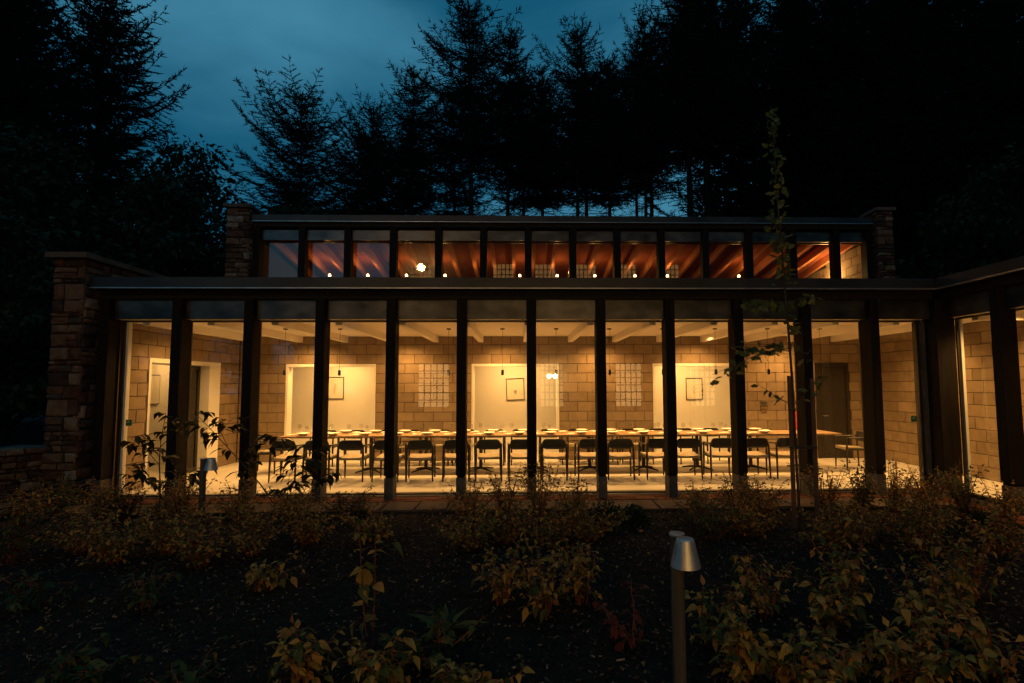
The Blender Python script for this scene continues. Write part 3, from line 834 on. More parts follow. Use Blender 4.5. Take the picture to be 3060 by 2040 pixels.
# pendants over the table
def make_pendant():
    t = empty('pendant_lamp', (0, 0, 0))
    MB().lathe([(0.001, 0), (0.045, 0), (0.045, -0.022), (0.001, -0.022)], 16, (0, 0, CZ - 0.002)).build('ceiling_rose', M['black'], t)
    MB().tube([(0, 0, CZ - 0.02), (0, 0, 2.05)], 0.0035, 6).build('flex', M['black'], t)
    MB().lathe([(0.001, 2.055), (0.027, 2.055), (0.028, 1.948), (0.023, 1.948), (0.022, 1.975)], 16).build('shade', M['black'], t, smooth=False)
    MB().lathe([(0.021, 1.974), (0.001, 1.974)], 12).build('lens', M['lampdisc'], t)
    lamp('pendant_light', 'SPOT', (0, 0, 1.945), PENDANT_W, t, 0.02, R(150), 0.9)
    return t
pend = [-4.70 + 1.088 * i for i in range(11)]
pp = make_pendant()
for i, x in enumerate(pend):
    o = pp if i == 0 else copy_tree(pp)
    o.location = (x, PENDY, 0)
    tag(o, f'{WORDS[i]} slim black pendant lamp from the left over the long table', 'pendant lamp', 'pendant lamps over the table')
# recessed ceiling downlights near the block wall
downs = [(-4.70, 3.05), (-2.60, 3.05), (-0.36, 3.05), (1.85, 3.05), (4.07, 3.05), (6.2, 3.05), (-5.6, 1.0), (7.75, 1.6), (7.85, -0.9), (7.85, -2.6)]
def make_down():
    t = empty('downlight', (0, 0, CZ))
    MB().lathe([(0.036, 0.0), (0.052, -0.002), (0.056, -0.008), (0.04, -0.010), (0.036, -0.004)], 16).build('trim_ring', M['trim'], t)
    MB().lathe([(0.036, -0.003), (0.001, -0.003)], 14).build('lens', M['lampdisc'], t)
    lamp('downlight_light', 'SPOT', (0, 0, -0.02), DOWN_W, t, 0.03, R(150), 0.9)
    return t
dn = make_down()
where = ['above the first white opening', 'between the first and second openings', 'above the middle opening', 'between the middle and third openings',
         'above the third opening', 'right of the third opening', 'near the left doorway', 'near the dark oak door', 'in the wing beside its first post', 'in the wing beyond its second post']
for i, (x, y) in enumerate(downs):
    o = dn if i == 0 else copy_tree(dn)
    o.location = (x, y, CZ)
    if i >= 8:
        for c_ in o.children:
            if c_.type == 'LIGHT': c_.data = c_.data.copy(); c_.data.energy = DOWN_W * 1.7
    tag(o, 'small glowing ceiling downlight ' + where[i], 'downlight', 'ceiling downlights')
# opal dome fitting
dm = tag(empty('dome_light', (-2.95, 3.3, CZ)), 'round opal dome ceiling light above the second stretch of block wall', 'ceiling light')
MB().lathe([(0.0, -0.055), (0.08, -0.045), (0.125, -0.02), (0.135, 0.0)], 24).build('diffuser', M['domelight'], dm, origin=(0, 0, 0), smooth=True)
# unseen fill lamps, added to brighten the corridor behind the openings
def make_corr_fill():
    t = empty('corridor_fill_light', (0, 0, 2.62))
    MB().lathe([(0.001, 0), (0.11, 0), (0.10, -0.04), (0.09, -0.045)], 20).build('housing', M['trim'], t)
    MB().lathe([(0.09, -0.044), (0.001, -0.044)], 16).build('lens', M['lampdisc'], t)
    lamp('corridor_fill_lamp', 'AREA', (0, 0, -0.06), CORR_W, t, 0.2)
    return t
cr = make_corr_fill()
for i, x in enumerate((-4.5, -0.2, 4.1, 6.9)):
    o = cr if i == 0 else copy_tree(cr)
    o.location = (x, 4.35, 2.62)
    tag(o, 'added unseen ceiling lamp brightening the corridor behind ' + ['the first white opening', 'the middle white opening', 'the third white opening', 'the dark oak door'][i], 'ceiling light', 'corridor lamps')
o = copy_tree(cr); o.location = (-7.4, 3.4, 2.6)
for c_ in o.children:
    if c_.type == 'LIGHT': c_.data = c_.data.copy(); c_.data.energy = 16.0
tag(o, 'flush ceiling lamp in the side room past the left doorway', 'ceiling light', 'corridor lamps')
# spot lamps in the hall, seen along the clerestory sill
hx = [985, 1097, 1211, 1325, 1435, 1547, 1659, 1772, 1893, 1991, 2208]
hx = [-5.083 + (x - 985) / (2208 - 985) * 11.07 for x in hx]
rail = tag(MB().box(-5.6, 8.0, 5.385, 5.415, 4.56, 4.59).build('lamp_rail', M['black']), 'black lighting rail running behind the clerestory windows', 'rail')
for s_ in (-5.5, -1.0, 3.5, 7.9):
    MB().tube([(s_, 5.4, 4.59), (s_, 5.4, CEILZ(5.4) - .001)], 0.006, 6).build('hanger', M['black'], rail, origin=(0, 0, 0))
for i, x in enumerate(hx):
    t = empty('rail_lamp', (x, 5.4, 4.59))
    MB().lathe([(0.018, 0.0), (0.032, 0.03), (0.036, 0.075)], 14).build('cup', M['black'], t, origin=(0, 0, 0))
    MB().lathe([(0.001, 0.145), (0.022, 0.135), (0.034, 0.11), (0.030, 0.08), (0.001, 0.07)], 14).build('bulb', M['bulb'], t, origin=(0, 0, 0), smooth=True)
    e = BULB_W * (1.3 if x < 1.5 else (1.15 if x < 4.5 else 1.6))
    lamp('rail_lamp_light', 'POINT', (0, 0, 0.20), e, t, 0.03, color=(1.0, 0.50, 0.13))
    tag(t, f'{WORDS[i]} glowing bulb from the left along the clerestory sill', 'lamp', 'rail lamps in the clerestory')
lamp_r = tag(empty('wall_uplighter', (8.2, 5.0, 4.45)), 'bright uplighter washing the right end of the clerestory ceiling', 'lamp')
MB().lathe([(0.02, 0), (0.07, 0.02), (0.09, 0.10)], 16).build('bowl', M['trim'], lamp_r, origin=(0, 0, 0))
MB().box(0.0, .245, -0.02, 0.02, 0.0, 0.03).build('bracket', M['trim'], lamp_r, origin=(0, 0, 0))
lamp('uplighter_light', 'POINT', (0, 0, 0.14), 60.0, lamp_r, 0.05, color=(1.0, 0.54, 0.16))

# ================================================================== furniture
TY0, TY1, TZ = 1.82, 2.72, 0.755
def make_table():
    t = empty('dining_table', (0, 0, 0))
    L2 = 1.117
    tp = MB().box(-L2, L2, -0.45, 0.45, TZ - 0.032, TZ)
    tp.build('table_top', M['oak'], t)
    MB().box(-L2 + .1, L2 - .1, -0.05, 0.05, TZ - 0.075, TZ - 0.0325).build('under_rail', M['black'], t)
    for sx in (-0.56, 0.56):
        MB().tube([(sx, 0, 0.05), (sx, 0, TZ - 0.076)], 0.036, 10).build('pedestal', M['black'], t)
        ft = MB()
        for k in range(4):
            a = math.pi / 4 + k * math.pi / 2
            ft.tube([(sx, 0, 0.06), (sx + .17 * math.cos(a), .17 * math.sin(a), 0.045), (sx + .34 * math.cos(a), .34 * math.sin(a), 0.014)], [0.026, 0.02, 0.013], 8)
        ft.build('star_base', M['black'], t)
    return t
tb = make_table()
tx = [-4.72 + 1.12 + 2.24 * i for i in range(5)]
for i, x in enumerate(tx):
    o = tb if i == 0 else copy_tree(tb)
    o.location = (x, (TY0 + TY1) / 2, 0)
    tag(o, f'{WORDS[i]} oak table from the left in the long dining row', 'table', 'tables pushed into one long row')

def rrect(w_, h_, r, n=5):
    pts = []
    for cx_, cz_, a0 in ((w_ / 2 - r, h_ / 2 - r, 0), (-w_ / 2 + r, h_ / 2 - r, 90), (-w_ / 2 + r, -h_ / 2 + r, 180), (w_ / 2 - r, -h_ / 2 + r, 270)):
        for k in range(n + 1):
            a = R(a0 + 90 * k / n); pts.append((cx_ + r * math.cos(a), cz_ + r * math.sin(a)))
    return pts

def make_chair():
    """back at -Y, seat towards +Y, origin at floor centre"""
    t = empty('dining_chair', (0, 0, 0))
    # backrest: curved rounded shell
    pts = rrect(0.43, 0.19, 0.075)
    mb = MB(); k = len(pts)
    for off in (0.0, 0.022):
        for x, z in pts:
            mb.v.append((x, -0.225 + off + 0.9 * x * x * -1 + 0.06 + 0.0, 0.655 + z + 0.0))
    mb.f = [tuple(range(k)), tuple(reversed(range(k, 2 * k)))] + [(i, k + i, k + (i + 1) % k, (i + 1) % k) for i in range(k)]
    for i, (x, y, z) in enumerate(mb.v):
        mb.v[i] = (x, y - 0.12 * (z - 0.655), z)
    mb.build('backrest', M['leather'], t)
    # seat: dished cord panel
    nx, ny = 6, 5
    s = MB()
    for a in (0, 1):
        for i in range(nx + 1):
            for j in range(ny + 1):
                u, v_ = i / nx * 2 - 1, j / ny * 2 - 1
                wdt = 0.205 + 0.02 * v_
                s.v.append((u * wdt, v_ * 0.215 + 0.02, 0.445 - 0.018 * (1 - u * u) * (1 - v_ * v_ * .5) - 0.022 * a + 0.010 * v_))
    N_ = (nx + 1) * (ny + 1)
    for i in range(nx):
        for j in range(ny):
            q = (i * (ny + 1) + j, (i + 1) * (ny + 1) + j, (i + 1) * (ny + 1) + j + 1, i * (ny + 1) + j + 1)
            s.f.append(q); s.f.append(tuple(N_ + a for a in reversed(q)))
    for i in range(nx):
        for j in (0, ny):
            a, b = i * (ny + 1) + j, (i + 1) * (ny + 1) + j
            s.f.append((a, b, b + N_, a + N_))
    for j in range(ny):
        for i in (0, nx):
            a, b = i * (ny + 1) + j, i * (ny + 1) + j + 1
            s.f.append((a, b, b + N_, a + N_))
    s.build('seat', M['cord'], t, smooth=False)
    # woven apron on front and back of the seat
    MB().box(-0.20, 0.20, -0.205, -0.185, 0.385, 0.425).box(-0.21, 0.21, 0.22, 0.24, 0.395, 0.435).build('seat_apron', M['cord'], t)
    for sx in (-1, 1):
        MB().tube([(sx * 0.236, -0.235, 0.0), (sx * 0.232, -0.215, 0.4), (sx * 0.228, -0.205, 0.645)], [0.014, 0.021, 0.017], 8).build('leg', M['chairwood'], t)
        MB().tube([(sx * 0.243, 0.235, 0.0), (sx * 0.238, 0.225, 0.4), (sx * 0.236, 0.215, 0.630)], [0.014, 0.021, 0.017], 8).build('leg', M['chairwood'], t)
        MB().box(*sorted((sx * 0.222, sx * 0.246)), -0.215, 0.225, 0.388, 0.428).build('side_rail', M['chairwood'], t)
        MB().tube([(sx * 0.20, -0.190, 0.668), (sx * 0.232, -0.17, 0.652), (sx * 0.246, 0.05, 0.642), (sx * 0.240, 0.235, 0.636)], [0.011, 0.015, 0.016, 0.013], 8).build('armrest', M['chairwood'], t)
    MB().tube([(-0.225, -0.205, 0.60), (0, -0.185, 0.60), (0.225, -0.205, 0.60)], 0.010, 6).build('back_rail', M['chairwood'], t)
    return t
ch = make_chair()
CX0, CSP = -4.30, 0.6205
used = False
for side in (0, 1):
    for i in range(16):
        o = ch if not used else copy_tree(ch)
        used = True
        jx, jr = random.uniform(-.03, .03), random.uniform(-.10, .10)
        if side == 0:
            o.location = (CX0 + CSP * i + jx, 1.28 + random.uniform(-.02, .03), 0); o.rotation_euler = (0, 0, jr)
            tag(o, f'{WORDS[i]} black armchair with pale seat from the left, near side of table', 'chair', 'chairs along the near side of the table')
        else:
            o.location = (CX0 + CSP * i + jx, 3.20 + random.uniform(-.03, .02), 0); o.rotation_euler = (0, 0, math.pi + jr)
            tag(o, f'{WORDS[i]} black armchair with pale seat from the left, far side of table', 'chair', 'chairs along the far side of the table')
o = copy_tree(ch); o.location = (-5.12, 2.2, 0); o.rotation_euler = (0, 0, R(-82))
tag(o, 'black armchair at the left head of the table', 'chair', 'chairs at the table ends')
o = copy_tree(ch); o.location = (6.95, 2.25, 0); o.rotation_euler = (0, 0, R(84))
tag(o, 'black armchair at the right head of the table by the dark door', 'chair', 'chairs at the table ends')

# tableware
me_bowl = MB().lathe([(0.045, 0.004), (0.05, 0.0), (0.058, 0.004), (0.085, 0.022), (0.120, 0.044), (0.128, 0.052), (0.124, 0.053), (0.082, 0.028), (0.05, 0.012), (0.001, 0.010)], 28).mesh('bowl', smooth=True); me_bowl.materials.append(M['china'])
me_glass = MB().lathe([(0.034, 0.0), (0.034, 0.003), (0.006, 0.006), (0.0035, 0.02), (0.0035, 0.095), (0.012, 0.106), (0.032, 0.125), (0.038, 0.148), (0.035, 0.175), (0.029, 0.205), (0.0275, 0.205), (0.034, 0.172), (0.036, 0.148), (0.030, 0.127), (0.001, 0.109)], 16).mesh('wine_glass', smooth=True); me_glass.materials.append(M['tumbler'])
def napkin_mesh(seed):
    rs = random.Random(seed); mb = MB(); n = 7
    for i in range(n):
        for j in range(4):
            mb.v.append(((i / (n - 1) - .5) * 0.20 + rs.uniform(-.006, .006), (j / 3 - .5) * 0.10 + rs.uniform(-.006, .006), (0.006 if i in (0, n - 1) or j in (0, 3) else 0.016) + rs.uniform(0, .018)))
    for i in range(n - 1):
        for j in range(3):
            a = i * 4 + j; mb.f.append((a, a + 4, a + 5, a + 1))
    e = len(mb.v)
    mb.v += [(-.1, -.05, 0), (.1, -.05, 0), (.1, .05, 0), (-.1, .05, 0)]; mb.f.append((e, e + 3, e + 2, e + 1))
    me = mb.mesh('napkin', smooth=True); me.materials.append(M['linen']); return me
me_nap = [napkin_mesh(s) for s in range(4)]
knife = MB().box(-0.004, 0.004, -0.11, -0.01, 0, 0.005).box(-0.008, 0.008, -0.0099, 0.10, 0.0, 0.003).mesh('knife'); knife.materials.append(M['steel'])
for side, yb, nm in ((0, TY0 + 0.17, 'near'), (1, TY1 - 0.17, 'far')):
    for i in range(16):
        x = CX0 + CSP * i + random.uniform(-.02, .02)
        tag(inst('bowl', me_bowl, None, (x + (0.03 if side else -0.03), yb, TZ)), f'{WORDS[i]} white bowl from the left in the {nm} row on the table', 'bowl', f'bowls in the {nm} row')
        sgn = 1 if side == 0 else -1
        tag(inst('napkin', me_nap[(i + side) % 4], None, (x - 0.24 * sgn, yb + 0.02 * sgn, TZ + 0.0005), (0, 0, random.uniform(-.4, .4))), f'{WORDS[i]} crumpled linen napkin from the left in the {nm} row', 'napkin', f'napkins in the {nm} row')
        tag(inst('knife', knife, None, (x + 0.165 * sgn, yb + .01, TZ + 0.0006), (0, 0, random.uniform(-.1, .1) + (0 if side == 0 else math.pi))), f'{WORDS[i]} steel knife from the left beside the {nm} row of bowls', 'knife', f'knives in the {nm} row')
        gx = x + (0.20 + random.uniform(-.03, .05)) * sgn
        tag(inst('wine_glass', me_glass, None, (gx, yb + (0.19 + random.uniform(-.03, .02)) * sgn, TZ)), f'{WORDS[i]} stemmed wine glass from the left behind the {nm} row of bowls', 'wine glass', f'wine glasses of the {nm} row')
        if side == 1 and i % 2 == 0:
            tag(inst('wine_glass', me_glass, None, (gx + 0.12, yb - 0.14, TZ), scale=(0.9, 0.9, 0.8)), f'{WORDS[i // 2]} small water glass from the left beside the far row', 'wine glass', 'water glasses of the far row')
crf = tag(empty('carafe', (6.02, 2.45, TZ)), 'clear glass carafe near the right end of the table', 'carafe')
MB().lathe([(0.055, 0.0), (0.062, 0.01), (0.060, 0.09), (0.034, 0.15), (0.030, 0.20), (0.038, 0.235), (0.036, 0.235), (0.028, 0.20), (0.055, 0.085), (0.001, 0.008)], 20).build('body', M['tumbler'], crf, origin=(0, 0, 0), smooth=True)
MB().tube([(0.0, 0, 0.03), (0.03, 0.01, 0.30)], 0.004, 6).build('stirrer', M['steel'], crf, origin=(0, 0, 0))

# pictures on the corridor wall
def picture(name, x0, x1, z0, z1, y, label, art, rx=0):
    t = tag(empty(name, ((x0 + x1) / 2, y, z0)), label, 'picture')
    b = 0.018
    f = MB().box(x0, x0 + b, y - .025, y, z0, z1).box(x1 - b, x1, y - .025, y, z0, z1).box(x0 + b, x1 - b, y - .025, y, z0, z0 + b).box(x0 + b, x1 - b, y - .025, y, z1 - b, z1)
    f.build('picture_frame', M['black'], t)
    MB().box(x0 + b, x1 - b, y - .012, y - .002, z0 + b, z1 - b).build('sheet', M['paper'], t)
    cx_, cz_ = (x0 + x1) / 2, (z0 + z1) / 2
    rs = random.Random(art)
    mb = MB()
    wv, hv, n = ((0.05, 0.15, 26), (0.055, 0.09, 22), (0.045, 0.11, 30))[art]
    pts = []
    for k in range(n):
        pts.append((cx_ + rs.uniform(-wv, wv), y - 0.0135, cz_ - 0.02 + (k / n - .5) * 2 * hv * (1 if art != 1 else .6) - (.05 if art == 1 else 0)))
    for k in range(n - 1):
        mb.tube([pts[k], pts[k + 1]], 0.0022, 4)
    mb.build('drawing', M['ink'], t)
    return t
picture('framed_picture', -5.06, -4.57, 1.40, 1.975, 5.198, 'black framed drawing of a tall squiggle in the first white opening', 0)
picture('framed_picture', -0.345, 0.13, 1.355, 1.925, 5.198, 'slightly tilted black framed sketch in the middle white opening', 1).rotation_euler = (0, R(-2), 0)
picture('framed_picture', 4.39, 4.83, 1.345, 1.92, 5.198, 'black framed sketch in the third white opening', 2)
t = tag(empty('framed_picture', (-7.999, 3.0, 1.35)), 'black framed picture in the side room past the left doorway', 'picture')
MB().box(-7.998, -7.97, 2.72, 3.22, 1.35, 2.0).build('picture_frame', M['black'], t)
MB().box(-7.969, -7.965, 2.74, 3.20, 1.37, 1.98).build('sheet', M['paper'], t)
# small fittings on the walls
sw_ = tag(empty('switch_plate', (5.78, YB, 1.30)), 'steel plate with three switches on the block wall right of the openings', 'switch')
MB().box(5.70, 5.86, YB - .022, YB - .002, 1.25, 1.35).build('plate', M['steel'], sw_)
for k in range(3):
    MB().box(5.722 + k * .045, 5.745 + k * .045, YB - .034, YB - .0225, 1.28, 1.32).build('rocker', M['black'], sw_)
sk = tag(empty('socket_plate', (5.78, YB, 1.13)), 'brass socket plate below the steel switch plate', 'socket')
MB().box(5.705, 5.855, YB - .02, YB - .002, 1.10, 1.22).build('plate', pmat('aged_brass', [(0.3, (.30, .21, .10)), (.7, (.40, .29, .15))], 8, .4, metal=.8), sk)
for k in range(3):
    MB().box(5.722 + k * .045, 5.742 + k * .045, YB - .026, YB - .0205, 1.13, 1.17).build('pin_cover', M['black'], sk)
th = tag(empty('thermostat', (-3.55, 5.2, 1.55)), 'small black thermostat on the white wall in the first opening', 'thermostat')
MB().box(-3.59, -3.53, 5.18, 5.199, 1.56, 1.60).build('housing', M['black'], th)
MB().box(-3.58, -3.54, 5.185, 5.199, 1.46, 1.50).build('button', M['trim'], th)
fe = tag(empty('fire_extinguisher', (6.53, YB - 0.07, 0.70)), 'red fire extinguisher hung on the block wall behind the young tree', 'fire extinguisher')
MB().lathe([(0.001, 0), (0.05, 0.0), (0.055, 0.02), (0.055, 0.34), (0.042, 0.38), (0.02, 0.40), (0.02, 0.42), (0.001, 0.42)], 20, (6.53, YB - 0.07, 0.70)).build('cylinder', M['red'], fe, smooth=True)
MB().box(6.495, 6.565, YB - .1275, YB - .10, 0.86, 0.97).build('paper_label', M['paper'], fe)
MB().box(6.51, 6.58, YB - .085, YB - .055, 1.1205, 1.14).box(6.52, 6.54, YB - .08, YB - .06, 1.1405, 1.18).build('valve', M['black'], fe)
MB().tube([(6.52, YB - .07, 1.15), (6.44, YB - .08, 1.19), (6.385, YB - .08, 1.10), (6.39, YB - .08, 0.92), (6.44, YB - .08, 0.80)], 0.009, 8).build('hose', M['black'], fe)

# ================================================================== garden objects
def bollard(loc, rz, label):
    t = tag(empty('bollard_light', loc, rz), label, 'bollard light', 'garden bollard lights')
    MB().lathe([(0.039, -0.25), (0.039, 0.855), (0.036, 0.86)], 20, close=True).build('post', M['bollardpost'], t, origin=(0, 0, 0), smooth=False)
    MB().lathe([(0.001, 0.876), (0.044, 0.876), (0.046, 0.872), (0.046, 0.862), (0.001, 0.861)], 24).build('cap', M['bollardmetal'], t, origin=(0, 0, 0))
    sh = MB().lathe([(0.001, 0.862), (0.044, 0.862), (0.050, 0.856), (0.0855, 0.705), (0.0825, 0.705), (0.046, 0.85)], 56, (0.018, -0.105, 0.012)).build('shade', M['bollardmetal'], t, origin=(0, 0, 0), smooth=False)
    MB().lathe([(0.02, 0.70), (0.026, 0.74), (0.02, 0.80)], 12, (0.018, -0.105, 0.012)).build('bulb', M['domelight'], sh, origin=(0, 0, 0), smooth=True)
    MB().tube([(0, 0, 0.80), (0.01, -0.06, 0.80)], 0.012, 8).build('bracket', M['bollardmetal'], t, origin=(0, 0, 0))
    return t
bollard((0.935, -5.60, GZ + 0.065), 0.0, 'tall bollard light with conical steel shade in the right foreground')
bollard((-4.20, -1.55, GZ), R(75), 'bollard light with steel shade standing in front of the left glass bays')

# ================================================================== vegetation
def leaf_geo(l, wd, fold, curl, tooth=0.0):
    """ovate pointed leaf along +Y, base at origin; 14 faces"""
    prof = [(0.0, 0.05), (0.12, 0.55), (0.30, 0.95), (0.48, 1.0), (0.66, 0.78), (0.82, 0.42), (1.0, 0.0)]
    v, f = [], []
    for i, (t_, ww) in enumerate(prof):
        y = t_ * l; z = -curl * t_ * t_ * l
        hw = ww * wd / 2 * (1 + (tooth if i % 2 else -tooth))
        v += [(-hw, y, z + fold * hw), (0, y, z), (hw, y, z + fold * hw)]
    for i in range(len(prof) - 1):
        a = i * 3
        f += [(a, a + 1, a + 4, a + 3), (a + 1, a + 2, a + 5, a + 4)]
    return v, f

def leaf_mesh(name, l, wd, fold, curl, mat, tooth=0.0):
    v, f = leaf_geo(l, wd, fold, curl, tooth)
    me = bpy.data.meshes.new(name); me.from_pydata(v, [], f)
    me.polygons.foreach_set('use_smooth', [True] * len(me.polygons))
    me.update(); me.materials.append(mat)
    return me
LEAF = {}
for key in ('leaf_aut', 'leaf_grn', 'leaf_red', 'leaf_dark'):
    LEAF[key] = [leaf_mesh('leaf', 0.085, 0.052, 0.35, 0.25, M[key]), leaf_mesh('leaf', 0.10, 0.055, 0.2, 0.55, M[key], .04), leaf_mesh('leaf', 0.075, 0.05, 0.5, 0.9, M[key])]

def simple_leaves(points, dirs, size, rs, mat, name='foliage', wr=0.6):
    """joined foliage: 4-face folded leaf for each point"""
    n = len(points)
    P = np.asarray(points); D = np.asarray(dirs)
    D = D / np.maximum(np.linalg.norm(D, axis=1, keepdims=True), 1e-6)
    up = np.tile([0, 0, 1.0], (n, 1)) + rs.randn(n, 3) * 0.45
    Sd = np.cross(D, up); Sd /= np.maximum(np.linalg.norm(Sd, axis=1, keepdims=True), 1e-6)
    Nn = np.cross(Sd, D)
    s = (size * rs.uniform(0.6, 1.35, n))[:, None]
    wv = s * wr * 0.5
    b = P
    m1 = P + D * s * 0.4
    t_ = P + D * s - Nn * s * 0.22
    l1 = m1 - Sd * wv + Nn * wv * 0.35
    r1 = m1 + Sd * wv + Nn * wv * 0.35
    V = np.stack([b, l1, t_, r1, m1], 1).reshape(-1, 3)
    i = np.arange(n) * 5
    F = np.concatenate([np.stack([i, i + 4, i + 1], 1), np.stack([i + 1, i + 4, i + 2], 1), np.stack([i + 4, i + 3, i + 2], 1), np.stack([i, i + 3, i + 4], 1)], 0)
    return np_mesh(name, V, F, mat)

def stems(rs, n, h, r, lean=0.5, segs=6):
    out = []
    for k in range(n):
        a = rs.uniform(0, 2 * math.pi); rr = rs.uniform(0.0, 1.0) * r
        hh = h * rs.uniform(0.55, 1.0)
        pts = []
        for i in range(segs):
            t_ = i / (segs - 1)
            pts.append(Vector((math.cos(a) * (0.04 + rr * t_ ** 1.3) + rs.uniform(-.012, .012), math.sin(a) * (0.04 + rr * t_ ** 1.3) + rs.uniform(-.012, .012), hh * (t_ - 0.12 * lean * t_ * t_))))
        out.append(pts)
    return out

def shrub(loc, h, r, seed, kind='aut', near=False, nst=10, dens=1.0, lsize=0.075, name='leafy_shrub', label='', group=None, stemmat='redstem', cat='shrub'):
    rs = random.Random(seed); nr = np.random.RandomState(seed)
    t = tag(empty(name, loc), label, cat, group)
    st = stems(rs, nst, h, r)
    mb = MB()
    for pts in st:
        mb.tube(pts, [0.0065, 0.006, 0.0052, 0.0045, 0.0035, 0.0022], 5, cap=False)
    nodes = []
    for pts in st:
        k = max(4, int(len(pts) * 1.6 * dens))
        for i in range(k):
            t_ = 0.18 + 0.82 * (i + 0.5) / k
            x_ = t_ * (len(pts) - 1); i0 = min(int(x_), len(pts) - 2); fr_ = x_ - i0
            p = pts[i0].lerp(pts[i0 + 1], fr_); d = (pts[i0 + 1] - pts[i0]).normalized()
            a0 = rs.uniform(0, math.pi)
            for s_ in (0, math.pi):
                a = a0 + s_ + rs.uniform(-.4, .4)
                out = Vector((math.cos(a), math.sin(a), rs.uniform(-.25, .5)))
                nodes.append((p, (d * 0.35 + out).normalized(), t_))
                if rs.random() < 0.5 * dens:      # side twig
                    q = p + out * rs.uniform(.04, .11)
                    mb.tube([p, q], [0.002, 0.0015], 4, cap=False)
                    nodes.append((q, (out + Vector((rs.uniform(-.5, .5), rs.uniform(-.5, .5), rs.uniform(-.4, .4)))).normalized(), t_))
                    nodes.append((q, (out + Vector((rs.uniform(-.9, .9), rs.uniform(-.9, .9), rs.uniform(-.6, .2)))).normalized(), t_))
        nodes.append((pts[-1], (pts[-1] - pts[-2]).normalized(), 1.0))
    mb.build('stems', M[stemmat], t, origin=(0, 0, 0))
    if near:
        rs.shuffle(nodes)
        for p, d, t_ in nodes[:170]:
            L_ = rs.choice(LEAF['leaf_' + kind])
            d2 = Vector((d.x, d.y, d.z - rs.uniform(-.1, 0.7))).normalized()
            q = d2.to_track_quat('Y', 'Z')
            sz = lsize / 0.085 * rs.choice((.45, .6, .75, .9, 1.0, 1.15, 1.55))
            o = inst('leaf', L_, t, p, scale=(sz, sz, sz))
            o.rotation_euler = (q @ Euler((0, rs.uniform(-.7, .7), 0)).to_quaternion()).to_euler()
    rest = nodes[170:] if near else nodes
    if rest:
        P = [n_[0] for n_ in rest]; D_ = [n_[1] + Vector((0, 0, -rs.uniform(0, .7))) for n_ in rest]
        me = simple_leaves(P, D_, lsize * .85, nr, M['leaf_' + kind + '_i'])
        tag(inst('foliage', me, t), kind='stuff')
    return t

FAR = [(-6.34, -1.67), (-6.44, -1.2), (-5.67, -1.35), (-5.4, -1.25), (-4.75, -1.25), (-4.45, -1.5), (-3.75, -1.42), (-3.05, -1.46), (-2.43, -1.3), (-0.66, -1.6), (-0.2, -1.47), (0.27, -1.4),
       (0.73, -1.62), (2.44, -1.57), (2.86, -1.7), (3.3, -1.49), (4.26, -1.41), (4.79, -1.35), (5.15, -1.5), (5.73, -1.4), (6.05, -1.6), (6.1, -2.1)]
MID = [(-5.3, -3.05), (-4.79, -2.75), (-4.18, -3.1), (-3.83, -2.8), (-3.21, -3.25), (-2.87, -2.9), (-2.45, -2.5), (-1.7, -2.4), (-0.55, -2.75), (-0.12, -2.55), (0.37, -2.77),
       (0.82, -2.5), (2.3, -2.45), (2.72, -2.4), (3.46, -2.95), (3.84, -2.7), (4.36, -2.97), (4.73, -2.6), (5.2, -3.1)]
NEAR = [(-4.02, -4.13), (-3.08, -4.24), (-2.35, -3.85), (-0.16, -4.2), (0.19, -4.5), (0.52, -4.25), (0.80, -5.0), (1.34, -5.0), (1.92, -4.6), (2.27, -4.8), (2.67, -4.45), (2.87, -5.0), (3.45, -4.6), (3.78, -4.3)]
FRONT = [(-2.73, -5.45), (-1.93, -5.60), (-1.32, -5.40), (-1.02, -5.05), (-0.80, -5.50), (-0.56, -5.20), (-0.25, -5.60), (1.35, -5.45), (1.62, -5.55), (1.98, -5.40), (2.28, -5.60), (2.6, -5.45), (2.95, -5.50)]
FH = [.55, .62, .55, .5, .6, .65, .55, .5, .38, .55, .72, .8, .62, .5, .62, .55, .75, .70, .78, .72, .75, .6]
for i, (x, y) in enumerate(FAR):
    shrub((x, y, GZ), FH[i] * 1.08, 0.40, 100 + i, 'grn' if i in (1, 3, 8, 17, 20) else 'aut', nst=18, dens=1.1, lsize=0.050,
          label=f'{WORDS[i]} leafy shrub from the left along the paved path', group='shrubs along the paved path')
for i, (x, y) in enumerate(MID):
    hh = [.5, .55, .52, .55, .5, .55, .5, .34, .42, .5, .5, .42, .4, .38, .45, .52, .55, .55, .5][i]
    shrub((x, y, GZ), hh * 1.1, 0.44, 200 + i, 'grn' if i in (0, 12) else 'aut', near=(i >= 40), nst=18, dens=1.15, lsize=0.052,
          label=f'{WORDS[i]} leafy shrub from the left in the middle of the bed', group='shrubs in the middle of the bed')
NH = [.26, .28, .3, .5, .52, .48, .34, .42, .5, .42, .62, .5, .5, .66]
for i, (x, y) in enumerate(NEAR):
    kd = 'grn' if i in (0, 1) else ('red' if i == 6 else 'aut')
    shrub((x, y, GZ), NH[i] * 1.12, 0.34, 300 + i, kd, near=True, nst=(7 if i < 3 else 10) if i != 6 else 3, dens=0.9, lsize=0.054,
          label=f'{WORDS[i]} leafy shrub from the left in the near part of the bed' if i != 6 else 'small crimson-leaved plant left of the foreground bollard light', group='shrubs in the near bed' if i != 6 else None)
RH = [.20, .16, .34, .96, .36, .30, .22, .40, .34, .38, .36, .40, .36]
